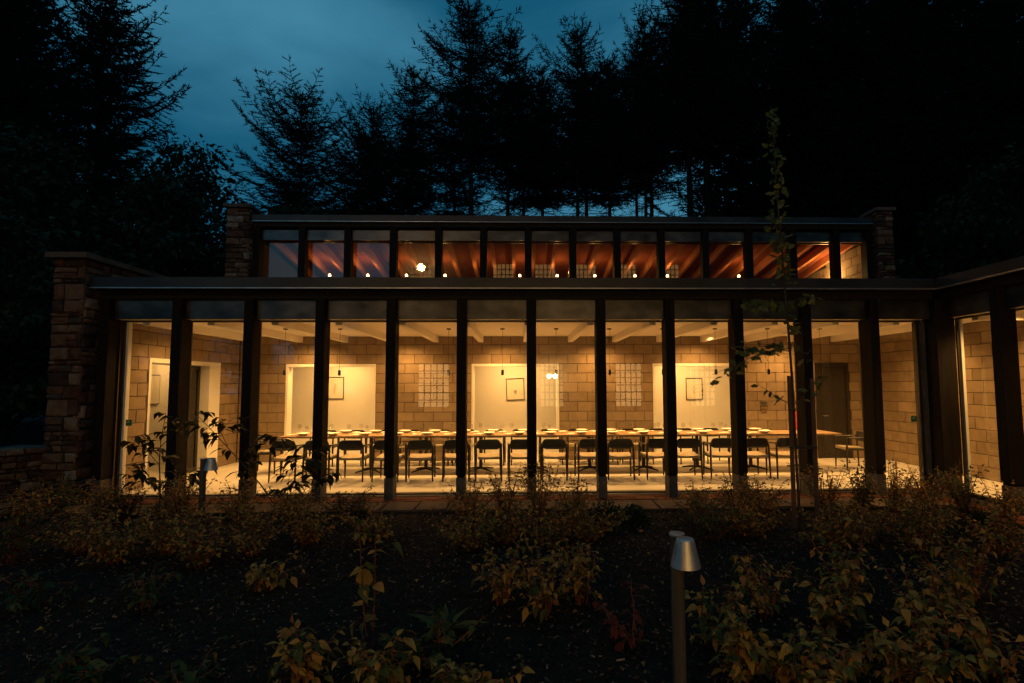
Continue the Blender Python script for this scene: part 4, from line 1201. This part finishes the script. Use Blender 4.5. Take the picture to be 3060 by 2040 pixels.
for i, (x, y) in enumerate(FRONT):
    if i == 3:
        shrub((x, y, GZ), 0.98, 0.10, 403, 'aut', near=True, nst=2, dens=0.7, lsize=0.075, name='tall_stem_shrub', label='single tall red-stemmed shrub with one large hanging yellow leaf', stemmat='redstem')
        continue
    kd = 'grn' if i in (0, 1, 5) else 'aut'
    shrub((x, y, GZ), RH[i] * 1.1, 0.32, 400 + i, kd, near=True, nst=8, dens=0.9, lsize=0.060,
          label=f'{WORDS[i]} leafy shrub from the left at the bottom edge of the view', group='shrubs at the front edge')
big = leaf_mesh('leaf', 0.16, 0.11, 0.15, 0.15, leaf_mat('yellow_hanging_leaf', [(0.0, (.24, .155, .034)), (1.0, (.26, .17, .038))], 'obj', .4), .06)
bl = tag(inst('hanging_leaf', big, None, (-1.06, -5.07, 0.50), (R(-86), 0, R(8))), 'large yellow leaf hanging in front of the tall red stem', 'leaf')

# dark clipped evergreen and grass tufts
def evergreen(loc, rad, seed, label):
    nr = np.random.RandomState(seed)
    t = tag(empty('evergreen_bush', loc), label, 'shrub')
    n = 1500
    d = nr.randn(n, 3); d /= np.linalg.norm(d, axis=1, keepdims=True); d[:, 2] = np.abs(d[:, 2])
    P = d * rad * nr.uniform(.5, 1.0, (n, 1)) * np.array([1.1, 1.0, 1.25])
    tag(inst('foliage', simple_leaves(P, d + nr.randn(n, 3) * .6, 0.04, nr, M['leaf_evg_i']), t), kind='stuff')
    mb = MB()
    for k in range(7):
        a = k * .9; mb.tube([(0, 0, 0), (math.cos(a) * rad * .6, math.sin(a) * rad * .6, rad * .8)], [.008, .003], 5)
    mb.build('stems', M['bark'], t, origin=(0, 0, 0))
evergreen((1.12, -1.85, GZ), 0.26, 5, 'dark rounded evergreen bush at the path edge near the centre')
evergreen((1.50, -1.75, GZ), 0.20, 6, 'smaller dark evergreen bush right of the rounded one')
def tuft(loc, h, n, seed, label):
    nr = np.random.RandomState(seed)
    V, F = [], []
    for k in range(n):
        a = nr.uniform(0, 6.28); r0 = nr.uniform(0, .06); hh = h * nr.uniform(.5, 1); l = nr.uniform(.1, .9) * h
        ca, sa = math.cos(a), math.sin(a); b = len(V)
        for i in range(4):
            t_ = i / 3; wv = .006 * (1 - t_) + .0005
            cx_, cy_ = ca * (r0 + l * t_ * t_), sa * (r0 + l * t_ * t_); z = hh * (t_ * 1.25 - .35 * t_ * t_)
            V += [(cx_ - sa * wv, cy_ + ca * wv, z), (cx_ + sa * wv, cy_ - ca * wv, z)]
        for i in range(3): F.append((b + 2 * i, b + 2 * i + 1, b + 2 * i + 3, b + 2 * i + 2))
    o = inst('grass_tuft', np_mesh('grass_tuft', V, F, M['grass']), None, loc)
    tag(o, label, 'grass', 'grass tufts', None)
tuft((5.95, -1.95, GZ), 0.34, 160, 1, 'arching grass tuft in front of the wing post')
tuft((-2.15, -1.35, GZ), 0.24, 110, 2, 'grass tuft at the path edge below the third post')
tuft((-5.05, -1.2, GZ), 0.24, 110, 3, 'grass tuft at the path edge below the leftmost sapling')
tuft((-4.0, -1.2, GZ), 0.22, 90, 4, 'grass tuft at the path edge beside the left bollard light')
# broad dock leaves in the front
dk = tag(empty('dock_plant', (-0.55, -4.75, GZ)), 'low plant with long broad green leaves in the left foreground', 'plant')
dkm = leaf_mesh('leaf', 0.30, 0.075, 0.25, 0.35, M['leaf_grn'], .05)
for k in range(11):
    o = inst('leaf', dkm, dk, (0, 0, .01)); s_ = random.uniform(.6, 1.1); o.scale = (s_, s_, s_)
    q = Vector((math.cos(k * .57), math.sin(k * .57), random.uniform(.5, 1.6))).normalized().to_track_quat('Y', 'Z'); o.rotation_euler = q.to_euler()

# saplings in front of the left bays
def sapling(loc, paths, seed, label, lsize):
    rs = random.Random(seed)
    t = tag(empty('beech_sapling', loc), label, 'tree')
    mb = MB()
    for pi, pts in enumerate(paths):
        r0 = 0.011 if pi == 0 else 0.005
        mb.tube(pts, [r0 * (1 - .75 * i / (len(pts) - 1)) for i in range(len(pts))], 6, cap=False)
    mb.build('trunk', M['sapbark'], t, origin=(0, 0, 0))
    tw = MB()
    cnt = 0
    for pi, pts in enumerate(paths):
        k = 9 if pi == 0 else 8
        for i in range(k):
            t_ = 0.35 + .65 * i / (k - 1) if pi else 0.3 + .7 * i / (k - 1)
            x_ = t_ * (len(pts) - 1); i0 = min(int(x_), len(pts) - 2)
            p = Vector(pts[i0]).lerp(Vector(pts[i0 + 1]), x_ - i0)
            a = rs.choice((0, math.pi)) + rs.uniform(-.6, .6)
            e = p + Vector((math.cos(a) * .17, math.sin(a) * .09, rs.uniform(-.01, .06)))
            tw.tube([p, e], [.0025, .0015], 4, cap=False)
            for m_ in range(4):
                q0 = p.lerp(e, (m_ + 1) / 4)
                d = Vector((math.cos(a) + rs.uniform(-.7, .7), math.sin(a) * .6 + rs.uniform(-.6, .6), rs.uniform(-.45, .15))).normalized()
                o = inst('leaf', rs.choice(LEAF['leaf_dark']), t, q0); s_ = lsize / .085 * rs.uniform(.7, 1.25); o.scale = (s_, s_, s_)
                o.rotation_euler = (d.to_track_quat('Y', 'Z') @ Euler((0, rs.uniform(-.4, .4), 0)).to_quaternion()).to_euler()
    tw.build('twigs', M['sapbark'], t, origin=(0, 0, 0))
sapling((-4.88, -1.35, GZ), [[(0, 0, 0), (0.0, 0, .45), (-.03, 0, .8), (-.02, 0, 1.1), (.03, 0, 1.45)], [(0, 0, .42), (-.25, 0, .55), (-.5, .02, .75)], [(-.02, 0, .75), (-.2, 0, .95), (-.42, 0, 1.12)],
        [(0, 0, .35), (.25, 0, .55), (.45, 0, .7)], [(-.02, 0, 1.0), (.16, 0, 1.2), (.3, 0, 1.42)]], 61, 'slender leafy sapling in front of the leftmost glass bay', .115)
sapling((-3.25, -1.35, GZ), [[(0, 0, 0), (-.1, 0, .22), (-.3, 0, .5), (-.62, 0, .85), (-.95, 0, 1.2), (-1.2, 0, 1.45)], [(-.05, 0, .15), (.08, 0, .35), (.1, 0, .62), (.3, 0, .85)], [(-.5, 0, .72), (-.25, 0, .95), (-.05, 0, 1.12)],
        [(.05, 0, .3), (.3, 0, .5), (.55, 0, .62)], [(-.75, 0, 1.0), (-.85, 0, 1.2), (-.7, 0, 1.38)], [(.1, 0, .6), (.25, 0, .75), (.38, 0, .98)]], 62, 'leaning leafy sapling in front of the second and third posts', .135)

# staked young ginkgo
def fan_leaf():
    v = [(0, 0, 0)]; n = 7
    for i in range(n):
        a = R(-62 + 124 * i / (n - 1)); r = 0.062 * (0.86 if i == n // 2 else (1.0 if i not in (0, n - 1) else .88))
        v.append((math.sin(a) * r, math.cos(a) * r, .006 * (i % 2) - .004))
    f = [(0, i, i + 1) for i in range(1, n)]
    me = bpy.data.meshes.new('leaf'); me.from_pydata(v, [], f); me.update(); me.materials.append(M['leaf_gk']); return me
fanm = fan_leaf()
GK = Vector((3.58, -1.98, GZ))
gk = tag(empty('ginkgo_tree', GK), 'slender young staked tree with fan-shaped leaves at right', 'tree')
trunk = [(0, 0, 0), (-.02, 0, .6), (-.03, 0, 1.2), (-.04, 0, 1.9), (-.06, 0, 2.4), (-.09, 0, 3.0), (-.11, 0, 3.6), (-.15, 0, 4.3), (-.17, 0, 5.0), (-.20, 0, 5.56)]
MB().tube(trunk, [.017, .017, .016, .016, .015, .013, .011, .009, .007, .004], 8).build('trunk', M['sapbark'], gk, origin=(0, 0, 0))
rs = random.Random(5)
br = MB(); lv = []
def branch(p, q, n, sag=0.0, spread=.07, ls=1.0):
    p, q = Vector(p), Vector(q); m_ = p.lerp(q, .5) + Vector((0, 0, sag))
    br.tube([p, m_, q], [.007, .005, .002], 5, cap=False)
    for i in range(n):
        t_ = .15 + .85 * i / max(n - 1, 1)
        a = p.lerp(m_, t_ * 2) if t_ < .5 else m_.lerp(q, t_ * 2 - 1)
        lv.append((a + Vector((rs.uniform(-spread, spread), rs.uniform(-spread, spread), rs.uniform(-spread, spread * .6))), ls))
branch((-.08, 0, 2.85), (-.62, -.05, 2.86), 30, .05, .085); branch((-.08, 0, 2.9), (.30, 0, 2.98), 16, .0)
branch((-.05, 0, 2.25), (-.70, -.05, 2.32), 42, .03, .11); branch((-.05, 0, 2.3), (-1.12, -.1, 1.95), 22, .05, .08)
branch((-.05, 0, 2.35), (.22, .1, 2.2), 10, .0, .1); branch((-.04, 0, 1.55), (-.52, -.05, 1.83), 12, -.02, .05); branch((-.04, 0, 1.55), (.40, .05, 1.95), 12, .0, .08)
branch((-.08, 0, 2.7), (.12, .05, 2.62), 10, 0, .1)
z = 3.2
while z < 5.5:
    i0 = 5 + (z - 3.0) / .65; cx_ = -.09 - .11 * (z - 3.0) / 2.56
    n_ = 6 if z < 4.1 else 4
    sp = .16 if z < 4.1 else (.14 if z < 5.1 else .07)
    for k in range(n_):
        a = rs.uniform(0, 6.28); r_ = rs.uniform(.02, sp)
        lv.append((Vector((cx_ + math.cos(a) * r_, math.sin(a) * r_, z + rs.uniform(-.06, .06))), 1.0))
    if rs.random() < .5:
        a = rs.uniform(0, 6.28); br.tube([(cx_, 0, z), (cx_ + math.cos(a) * sp, math.sin(a) * sp, z + .03)], [.004, .002], 5, cap=False)
    z += .085
br.build('branches', M['sapbark'], gk, origin=(0, 0, 0))
for p, ls in lv[:295]:
    d = Vector((rs.uniform(-1, 1), rs.uniform(-1, 1), rs.uniform(-1.2, .4))).normalized()
    s_ = rs.uniform(.8, 1.45) * ls
    inst('leaf', fanm, gk, p, (d.to_track_quat('Y', 'Z') @ Euler((0, rs.uniform(-1.5, 1.5), 0)).to_quaternion()).to_euler(), (s_, s_, s_))
for x, nm in ((3.49, 'left'), (3.79, 'right')):
    st_ = tag(empty('tree_stake', (x, -2.0, GZ)), f'{nm} round brown stake supporting the young tree', 'stake', 'stakes of the young tree')
    MB().tube([(0, 0, -.1), (0.004, 0, .9), (0, 0, 1.93 if nm == 'left' else 1.90)], [.028, .027, .026], 12).build('pole', M['stake'], st_, origin=(0, 0, 0))
    tie = MB()
    tie.tube([(math.cos(a) * .031, math.sin(a) * .031, 1.02) for a in np.linspace(0, 6.28, 12)], .012, 6)
    tie.build('tie_strap', M['black'], st_, origin=(0, 0, 0))
bt = tag(empty('tree_tie', (3.64, -2.0, 0.94)), 'black rubber tie joining the two stakes and the young trunk', 'strap')
MB().box(-.12, .12, -.045, -.035, -.02, .02).build('strap', M['black'], bt, origin=(0, 0, 0))

# bark mulch, uncountable
def mulch():
    nr = np.random.RandomState(9)
    n = 52000
    y = -9.0 + nr.rand(n) ** 0.8 * 7.9
    x = -6.6 + nr.rand(n) * 12.8
    keep = (np.abs(x) < (y + 8.828) * 1.08 + .3)
    x, y = x[keep], y[keep]; n = len(x)
    l = nr.uniform(.006, .036, n) * (1 + (nr.rand(n) < .06) * 1.3); wv = nr.uniform(.0012, .006, n); h = nr.uniform(.002, .006, n)
    a = nr.uniform(0, 6.28, n); tl = nr.randn(n) * .30
    base = np.array([(-1, -1, -1), (1, -.7, -1), (1, .7, -1), (-1, 1, -1), (-.9, -.8, 1), (.9, -.6, 1), (.9, .5, 1), (-.9, .8, 1)], float)
    V = base[None] * np.stack([l / 2, wv, h], 1)[:, None, :]
    ct, s_t = np.cos(tl)[:, None], np.sin(tl)[:, None]
    X = V[..., 0] * ct - V[..., 2] * s_t; Zv = V[..., 0] * s_t + V[..., 2] * ct
    ca, sa = np.cos(a)[:, None], np.sin(a)[:, None]
    XX = X * ca - V[..., 1] * sa + x[:, None]; YY = X * sa + V[..., 1] * ca + y[:, None]
    zz = GZ + .012 + nr.uniform(0, .02, n)
    V = np.stack([XX, YY, Zv + zz[:, None]], -1).reshape(-1, 3)
    q = np.array([(0, 3, 2, 1), (4, 5, 6, 7), (0, 1, 5, 4), (1, 2, 6, 5), (2, 3, 7, 6), (3, 0, 4, 7)])
    F = (q[None] + (np.arange(n) * 8)[:, None, None]).reshape(-1, 4)
    o = inst('bark_mulch', np_mesh('bark_mulch', V, F, M['chip']))
    tag(o, 'dark bark mulch covering the planting bed', 'mulch', kind='stuff')
mulch()

# fallen leaves lying on the mulch
nr_ = np.random.RandomState(21)
n_ = 520
ly = -8.2 + nr_.rand(n_) * 7.0; lx = -6.3 + nr_.rand(n_) * 12.4
lp = np.stack([lx, ly, GZ + .035 + nr_.rand(n_) * .02], 1)
ld = np.stack([nr_.randn(n_), nr_.randn(n_), nr_.randn(n_) * .12], 1)
tag(inst('leaf_litter', simple_leaves(lp, ld, 0.05, nr_, M['leaf_aut_i'], 'leaf_litter')), 'yellow and brown fallen leaves scattered on the mulch', 'leaves', kind='stuff')

# ---------------------------------------------------------------- trees
class TB:
    def __init__(s): s.V = []; s.F = []
    def tri(s, a, b, c):
        n = len(s.V); s.V += [a, b, c]; s.F.append((n, n + 1, n + 2))

def conifer(seed, H, hb, Rm, droop, dens, top_pow=0.85, dead=True, nlev=34, wm=1.0):
    """returns (trunk mesh, crown mesh); tree base at z=0"""
    rs = random.Random(seed)
    tr = MB()
    lean = rs.uniform(-.3, .3)
    tx = lambda z: lean * (z / H) ** 2
    zs = [H * k / 9 for k in range(10)]
    tr.tube([(tx(z), 0, z) for z in zs], [max(0.02, 0.010 * H * (1 - .93 * z / H)) for z in zs], 8)
    V = []; F = []
    def spike(p, d, l, w_):
        # thin needle-clad shoot
        s_ = d.cross(Vector((rs.uniform(-1, 1), rs.uniform(-1, 1), rs.uniform(-1, 1))))
        w_ *= wm
        s_ = s_.normalized() * w_ if s_.length > 1e-6 else Vector((w_, 0, 0))
        n = len(V); e = p + d * l
        V.extend((tuple(p - s_), tuple(p + s_), tuple(e))); F.append((n, n + 1, n + 2))
    def bough(p0, a, L, up, dn):
        ca, sa = math.cos(a), math.sin(a)
        n = max(5, int(L / 0.20)); pts = []
        for i in range(n + 1):
            t_ = i / n
            pts.append(Vector((p0.x + ca * L * t_, p0.y + sa * L * t_, p0.z + L * (up * t_ - droop * t_ * (1 - t_) * 1.6 + .22 * t_ ** 3))) + Vector((rs.uniform(-.03, .03), rs.uniform(-.03, .03), rs.uniform(-.03, .03))))
        for i in range(n):
            d = (pts[i + 1] - pts[i]); dl = d.length; d = d / dl
            w_ = .030 * (1 - i / n) + .010
            spike(pts[i], d, dl * 1.15, w_); spike(pts[i], d, dl * 1.15, w_)
            t_ = (i + .5) / n
            for s_ in (-1, 1):
                if rs.random() > dn: continue
                tl = (L * .30 * math.sin(math.pi * (.22 + .74 * t_)) * rs.uniform(.5, 1.25) + .16)
                td = (d * .75 + Vector((-sa * s_, ca * s_, rs.uniform(-.38, .10)))).normalized()
                q = pts[i].lerp(pts[i + 1], rs.random())
                m = max(2, int(tl / .12))
                for k in range(m):
                    qq = q + td * (tl * k / m) + Vector((0, 0, -.10 * tl * (k / m) ** 2))
                    spike(qq, td, tl / m * 1.6, .020)
                    for e_ in (-1, 1):
                        sd = (td * .8 + Vector((d.x * e_, d.y * e_, rs.uniform(-.55, .35)))).normalized()
                        spike(qq, sd, rs.uniform(.12, .30), .019)
            if rs.random() < .55 * dn:      # up-standing shoots
                q = pts[i].lerp(pts[i + 1], rs.random())
                ud = (d * .8 + Vector((rs.uniform(-.3, .3), rs.uniform(-.3, .3), rs.uniform(.25, .9)))).normalized()
                l_ = rs.uniform(.18, .48)
                spike(q, ud, l_, .020)
                for k in (.3, .55, .8):
                    spike(q + ud * l_ * k, (ud + Vector((rs.uniform(-.8, .8), rs.uniform(-.8, .8), 0))).normalized(), l_ * .4, .014)
        e = pts[-1]; d = (pts[-1] - pts[-2]).normalized()
        for k in range(5):
            spike(e, (d + Vector((rs.uniform(-.6, .6), rs.uniform(-.6, .6), rs.uniform(-.3, .6)))).normalized(), rs.uniform(.15, .35), .016)
    for lv_ in range(nlev):
        t_ = ((lv_ + rs.random()) / nlev) ** .92
        z = hb + (H - hb - .3) * t_
        L = Rm * ((1 - t_) ** top_pow) * rs.uniform(.5, 1.1) + .35
        nb = 7 if t_ < .55 else 6
        a0 = rs.uniform(0, 6.28)
        for k in range(nb):
            if rs.random() > dens: continue
            bough(Vector((tx(z), 0, z)), a0 + k * 6.283 / nb + rs.uniform(-.4, .4), L * rs.choice((.55, .75, .9, 1.0, 1.15)), rs.uniform(-.05, .22) + .75 * t_ ** 1.6, .92)
    for k in range(10):
        spike(Vector((tx(H), 0, H - .15 * k)), Vector((rs.uniform(-.5, .5), rs.uniform(-.5, .5), 1)).normalized(), rs.uniform(.3, .6), .03)
    if dead:      # bare snags under the crown
        for k in range(60):
            z = rs.uniform(hb * .55, hb * 1.05); a = rs.uniform(0, 6.28); L = rs.uniform(.8, 2.4)
            p = Vector((tx(z), 0, z))
            d = Vector((math.cos(a), math.sin(a), rs.uniform(-.25, .2))).normalized()
            spike(p, d, L, .022); spike(p, d, L, .022)
            for m in range(int(L / .14)):
                q = p + d * (m * .14 + .2)
                spike(q, (d * .5 + Vector((rs.uniform(-1, 1), rs.uniform(-1, 1), rs.uniform(-.8, .4)))).normalized(), rs.uniform(.2, .6), .014)
    tm = tr.mesh('trunk'); tm.materials.append(M['bark'])
    return tm, np_mesh('crown', V, F, M['needle'])

VAR = {
    'larch_a': conifer(1, 22, 13.2, 3.7, .20, .92, .60, nlev=21, wm=1.25),
    'larch_b': conifer(2, 21, 12.6, 3.8, .28, .88, .54, nlev=18, wm=1.25),
    'larch_c': conifer(3, 20, 8.0, 5.0, .14, .90, .52, nlev=25, wm=1.45),
    'larch_d': conifer(4, 21, 13.4, 3.4, .24, .92, .64, nlev=20, wm=1.25),
    'spruce_a': conifer(5, 26, 1.5, 7.2, .46, 1.0, .80, dead=False, nlev=54, wm=1.9),
    'spruce_b': conifer(6, 25, 3.0, 5.4, .40, 1.0, .70, dead=False, nlev=46, wm=1.9),
}
VH = {'larch_a': 22, 'larch_b': 21, 'larch_c': 20, 'larch_d': 21, 'spruce_a': 26, 'spruce_b': 25}
def place_tree(var, x, y, H, rz, label, group, wid=1.0, name=None):
    tm, cm = VAR[var]
    t = tag(empty(name or ('larch_tree' if 'larch' in var else 'spruce_tree'), (x, y, -0.2), rz), label, 'tree', group)
    s_ = H / VH[var]
    for nm, me in (('trunk', tm), ('crown', cm)):
        o = inst(nm, me, t, scale=(s_ * wid, s_ * wid, s_))
    return t
G1 = 'conifers standing behind the hall roof'
T1 = [('spruce_a', -27.0, 19.0, 28.5, 0.4, .95, 'huge dense spruce filling the upper left corner'),
      ('larch_c', -12.3, 21.0, 18.6, 0.5, 1.05, 'ragged larch with wide level boughs left of centre, behind the left gable'),
      ('larch_c', -9.0, 23.0, 18.8, 2.2, .85, 'larch with forked ragged top beside the wide-boughed one'),
      ('larch_b', -6.0, 20.0, 19.6, 1.3, .95, 'larch with a leaning tip standing right of the ragged pair'),
      ('larch_a', -2.6, 20.0, 23.6, 0.0, 1.1, 'tallest pointed larch near the middle of the picture'),
      ('larch_d', -0.7, 20.5, 22.0, 3.1, 1.0, 'slightly lower larch leaning against the tallest one'),
      ('larch_b', 1.4, 22.0, 20.8, 4.0, .9, 'low-topped larch in the dip right of the tallest one'),
      ('larch_a', 3.2, 20.0, 22.0, 2.0, .95, 'spiky-topped larch above the right half of the roof'),
      ('larch_d', 5.2, 21.0, 21.0, 5.0, 1.0, 'dark round-topped larch right of the spiky one'),
      ('larch_b', 7.0, 20.0, 22.8, .9, .8, 'slim larch with a small tuft at its tip'),
      ('larch_a', 9.5, 20.0, 25.0, 4.4, 1.15, 'tall larch reaching the top edge beside the black wood'),
      ('larch_d', -14.5, 26.0, 15.5, 1.0, 1.1, 'short larch seen low between the broadleaf tree and the left gable'),
      ('larch_d', 1.8, 30.0, 24.5, .3, .9, 'back-row larch behind the low-topped one'),
      ('larch_b', -3.9, 23.5, 20.0, 2.9, 1.1, 'larch filling the dip between the leaning tip and the tallest larch'),
      ('larch_c', -10.6, 25.5, 18.5, 4.4, 1.0, 'back-row larch between the two ragged larches on the left'),
      ('larch_c', -7.3, 26.5, 19.5, 5.4, .9, 'back-row larch behind the leaning-tipped larch'),
      ('larch_b', 0.3, 24.0, 21.8, 1.9, 1.0, 'larch tucked behind the slightly lower one beside the tallest'),
      ('larch_d', 4.3, 25.0, 22.5, 3.6, 1.15, 'larch tucked between the spiky and the round-topped larch'),
      ('larch_b', 6.2, 27.5, 24.0, 5.7, 1.1, 'back-row larch right of the round-topped larch'),
      ('larch_a', 8.3, 24.0, 24.0, 2.7, 1.0, 'larch tucked between the slim tufted and the edge-reaching larch'),
      ('larch_a', 11.0, 21.5, 26.5, 1.1, 1.1, 'larch against the left edge of the black wood'),
      ('larch_d', 8.6, 29.0, 26.0, .2, .9, 'back-row larch behind the slim tufted one'),
      ('larch_b', 11.8, 23.0, 27.0, 2.4, 1.1, 'first tall larch inside the black wood on the right')]
for v_, x, y, H, rz, wd, lab in T1:
    place_tree(v_, x, y, H, rz, lab, G1, wd)
T2 = [('spruce_b', 14.5, 21.0, 29.0), ('spruce_b', 18.5, 22.0, 30.0), ('spruce_a', 23.0, 20.0, 30.0), ('spruce_b', 28.0, 22.0, 30.0), ('spruce_a', 16.8, 15.5, 25.0),
      ('spruce_b', 21.0, 13.0, 25.0), ('spruce_a', 26.0, 12.0, 25.0), ('spruce_b', 32.0, 15.0, 28.0), ('spruce_b', 13.6, 27.0, 31.0), ('spruce_a', 20.0, 30.0, 34.0), ('spruce_a', 27.5, 30.0, 36.0), ('spruce_b', 36.0, 24.0, 34.0), ('spruce_a', 17.5, 9.0, 17.0), ('spruce_a', 22.5, 6.5, 18.0)]
T2.sort(key=lambda a: a[1] / (a[2] + 8.8))
for i, (v_, x, y, H) in enumerate(T2):
    place_tree(v_, x + 1.8, y, H, i * 1.3, f'{WORDS[i]} dark spruce from the left in the black wood on the right', 'spruces in the black wood', 1.15)
T3 = [('spruce_a', -31.0, 16.0, 24.0), ('spruce_b', -27.0, 25.0, 31.0), ('spruce_b', -29.5, 22.0, 29.0), ('spruce_b', -23.0, 25.0, 15.0)]
for i, (v_, x, y, H) in enumerate(T3):
    place_tree(v_, x, y, H, i * 1.9 + .3, f'{WORDS[i]} dark spruce from the left around the huge corner spruce', 'spruces at the left', 1.1)

def broadleaf(seed, H, Rx, zc, n, lsize):
    rs = random.Random(seed); nr = np.random.RandomState(seed)
    tr = MB(); tr.tube([(0, 0, 0), (.1, 0, H * .3), (-.05, .05, H * .6), (0, 0, H * .85)], [.02 * H * .6, .016 * H * .6, .01 * H * .6, .02], 8)
    P = []; D_ = []
    for k in range(int(n / 60)):
        a = rs.uniform(0, 6.28); u = rs.uniform(.12, 1); z = rs.uniform(.22, 1.0)
        prof = math.sin(min(1, (1.04 - z) * 1.9) * math.pi / 2) 
        c = np.array([math.cos(a) * Rx * prof * u ** .5, math.sin(a) * Rx * prof * u ** .5, H * z])
        tr.tube([(0, 0, max(.3, c[2] - H * .22)), tuple(c * np.array([.55, .55, 1]) - np.array([0, 0, H * .06])), tuple(c)], [.035, .022, .008], 5, cap=False)
        q = np.clip(nr.randn(60, 3), -1.7, 1.7) * np.array([.5, .5, .28]) * (H / 13)
        P.append(c + q); D_.append(q + nr.randn(60, 3) * .4 + np.array([0, 0, -.25]))
    P = np.concatenate(P); D_ = np.concatenate(D_)
    tm = tr.mesh('trunk'); tm.materials.append(M['bark'])
    return tm, simple_leaves(P, D_, lsize, nr, M['treeleaf'], 'crown', .65)
BV = [broadleaf(1, 13, 3.0, 7, 7000, .26), broadleaf(2, 9, 3.4, 5, 8000, .24)]
BL = [(0, -17.9, 20.0, 14.9, 1.05, 'loose-crowned broadleaf tree standing against the sky left of the roof'),
      (0, -20.2, 21.0, 13.2, 1.0, 'broadleaf tree tucked against the big corner spruce'),
      (1, -14.6, 13.0, 10.2, 1.0, 'low dark broadleaf tree behind the left gable wall'),
      (1, -18.5, 11.0, 11.0, 1.2, 'bushy dark tree left of the low front gable'),
      (1, -13.2, 4.5, 6.2, 1.0, 'dark bush tree behind the low garden wall'),
      (1, -17.5, 3.0, 8.0, 1.2, 'dark bush tree at the left edge above the garden wall'),
      (1, -10.5, 17.0, 10.6, 1.2, 'low dark tree behind the left end of the hall roof'),
      (1, -6.5, 18.0, 9.6, 1.0, 'low dark tree behind the hall roof below the leaning larch'),
      (1, 14.5, 6.0, 8.5, 1.0, 'dark leafy tree rising behind the glazed wing'),
      (1, 17.5, 1.0, 8.0, 1.0, 'dark leafy tree at the right edge behind the wing')]
for k, (v_, x, y, H, wd, lab) in enumerate(BL):
    tm, cm = BV[v_]; s_ = H / (13, 9)[v_]
    t = tag(empty('broadleaf_tree', (x, y, -.2), k * 1.1), lab, 'tree', 'broadleaf trees around the building')
    for nm, me in (('trunk', tm), ('crown', cm)):
        inst(nm, me, t, scale=(s_ * wd, s_ * wd, s_))

# ---------------------------------------------------------------- house across the garden, seen only as reflections in the glass
HY = -16.0
hs = tag(empty('lit_house', (2, HY - 3, -0.2)), 'house behind the viewer whose lit sash windows reflect in the glass', 'building')
wins = [(-4.0, 0.73, 1.45, 2.03), (1.5, 0.73, 1.1, 2.03), (5.1, 0.73, 1.25, 2.03), (8.6, 0.73, 1.2, 2.03)] + [(x, 7.55, 1.3, 1.7) for x in (-6.1, -1.0, 1.6, 4.1, 6.6, 9.3)]
ws = MB()
rows = [(-0.2, 0.73), (0.73, 2.76), (2.76, 7.55), (7.55, 9.25), (9.25, 10.9)]
for z0, z1 in rows:
    ww = sorted([(a - c / 2, a + c / 2) for a, b, c, d in wins if abs(b - z0) < .01])
    x = -7.6
    for a, b in ww:
        ws.box(x, a, HY - .3, HY, z0, z1); x = b
    ws.box(x, 23.0, HY - .3, HY, z0, z1)
ws.box(-7.6, 23.0, HY - 6.3, HY - 6.0, -.2, 10.9).box(-7.6, -7.3, HY - 6.0, HY - .3, -.2, 10.9).box(22.7, 23.0, HY - 6.0, HY - .3, -.2, 10.9)
ws.build('wall', M['housewall'], hs)
rf = MB(); rf.extr([(HY + .4, 10.9), (HY - 3.1, 13.9), (HY - 6.7, 10.9)], 'x', -7.9, 23.3)
rf.build('roof', M['slate'], hs)
for x, z, wd, ht in wins:
    fr = MB()
    nx_, nz_ = (5, 6) if z < 2 else (5, 5)
    for k in range(nx_ + 1):
        xx = x - wd / 2 + wd * k / nx_; fr.box(xx - .026, xx + .026, HY - .14, HY - .10, z, z + ht)
    for k in range(nz_ + 1):
        zz = z + ht * k / nz_; fr.box(x - wd / 2, x + wd / 2, HY - .139, HY - .101, zz - .026, zz + .026)
    wo = fr.build('window', M['frame'], hs)
    MB().box(x - wd / 2, x + wd / 2, HY - .20, HY - .18, z, z + ht).build('lit_pane', M['winlit'] if z < 2 else M['winlit2'], wo, origin=tuple(hs.location))
gl_m = emit_mat('globe_lamp', (1.0, .70, .34), 1.8)
for x, z, r_, e in ((-5.95, 8.85, .22, 430.0), (1.35, 2.15, .10, 250.0), (1.62, 2.15, .10, 250.0)):
    g = MB().lathe([(max(.001, r_ * math.sin(a)), z - r_ * math.cos(a)) for a in np.linspace(0, math.pi, 9)], 14, (x, HY + r_ + .02, 0)).build('globe_lamp', gl_m, hs, smooth=True)
    lamp('globe_lamp_light', 'POINT', (x - hs.location.x, HY + 2 * r_ + .15 - hs.location.y, z - hs.location.z), e, hs, r_, color=(1.0, 0.58, 0.20))

# trees across the garden, behind the viewer: they darken what the glass reflects on either side of the house
for k, (v_, x, y, H, wd) in enumerate([(1, -10.5, -17.5, 7.6, 1.1), (1, -15.5, -16.0, 7.4, 1.2), (1, -21.0, -15.0, 7.8, 1.2), (1, -27.0, -13.0, 8.0, 1.2), (0, 26.5, -14.5, 15.0, 1.3), (0, 29.5, -12.5, 15.0, 1.3)]):
    tm, cm = BV[v_]; s_ = H / (13, 9)[v_]
    t = tag(empty('broadleaf_tree', (x, y, -.2), k * .8), f'{WORDS[k]} tree across the garden behind the viewer, seen only reflected', 'tree', 'trees behind the viewer')
    for nm, me in (('trunk', tm), ('crown', cm)):
        inst(nm, me, t, scale=(s_ * wd, s_ * wd, s_))
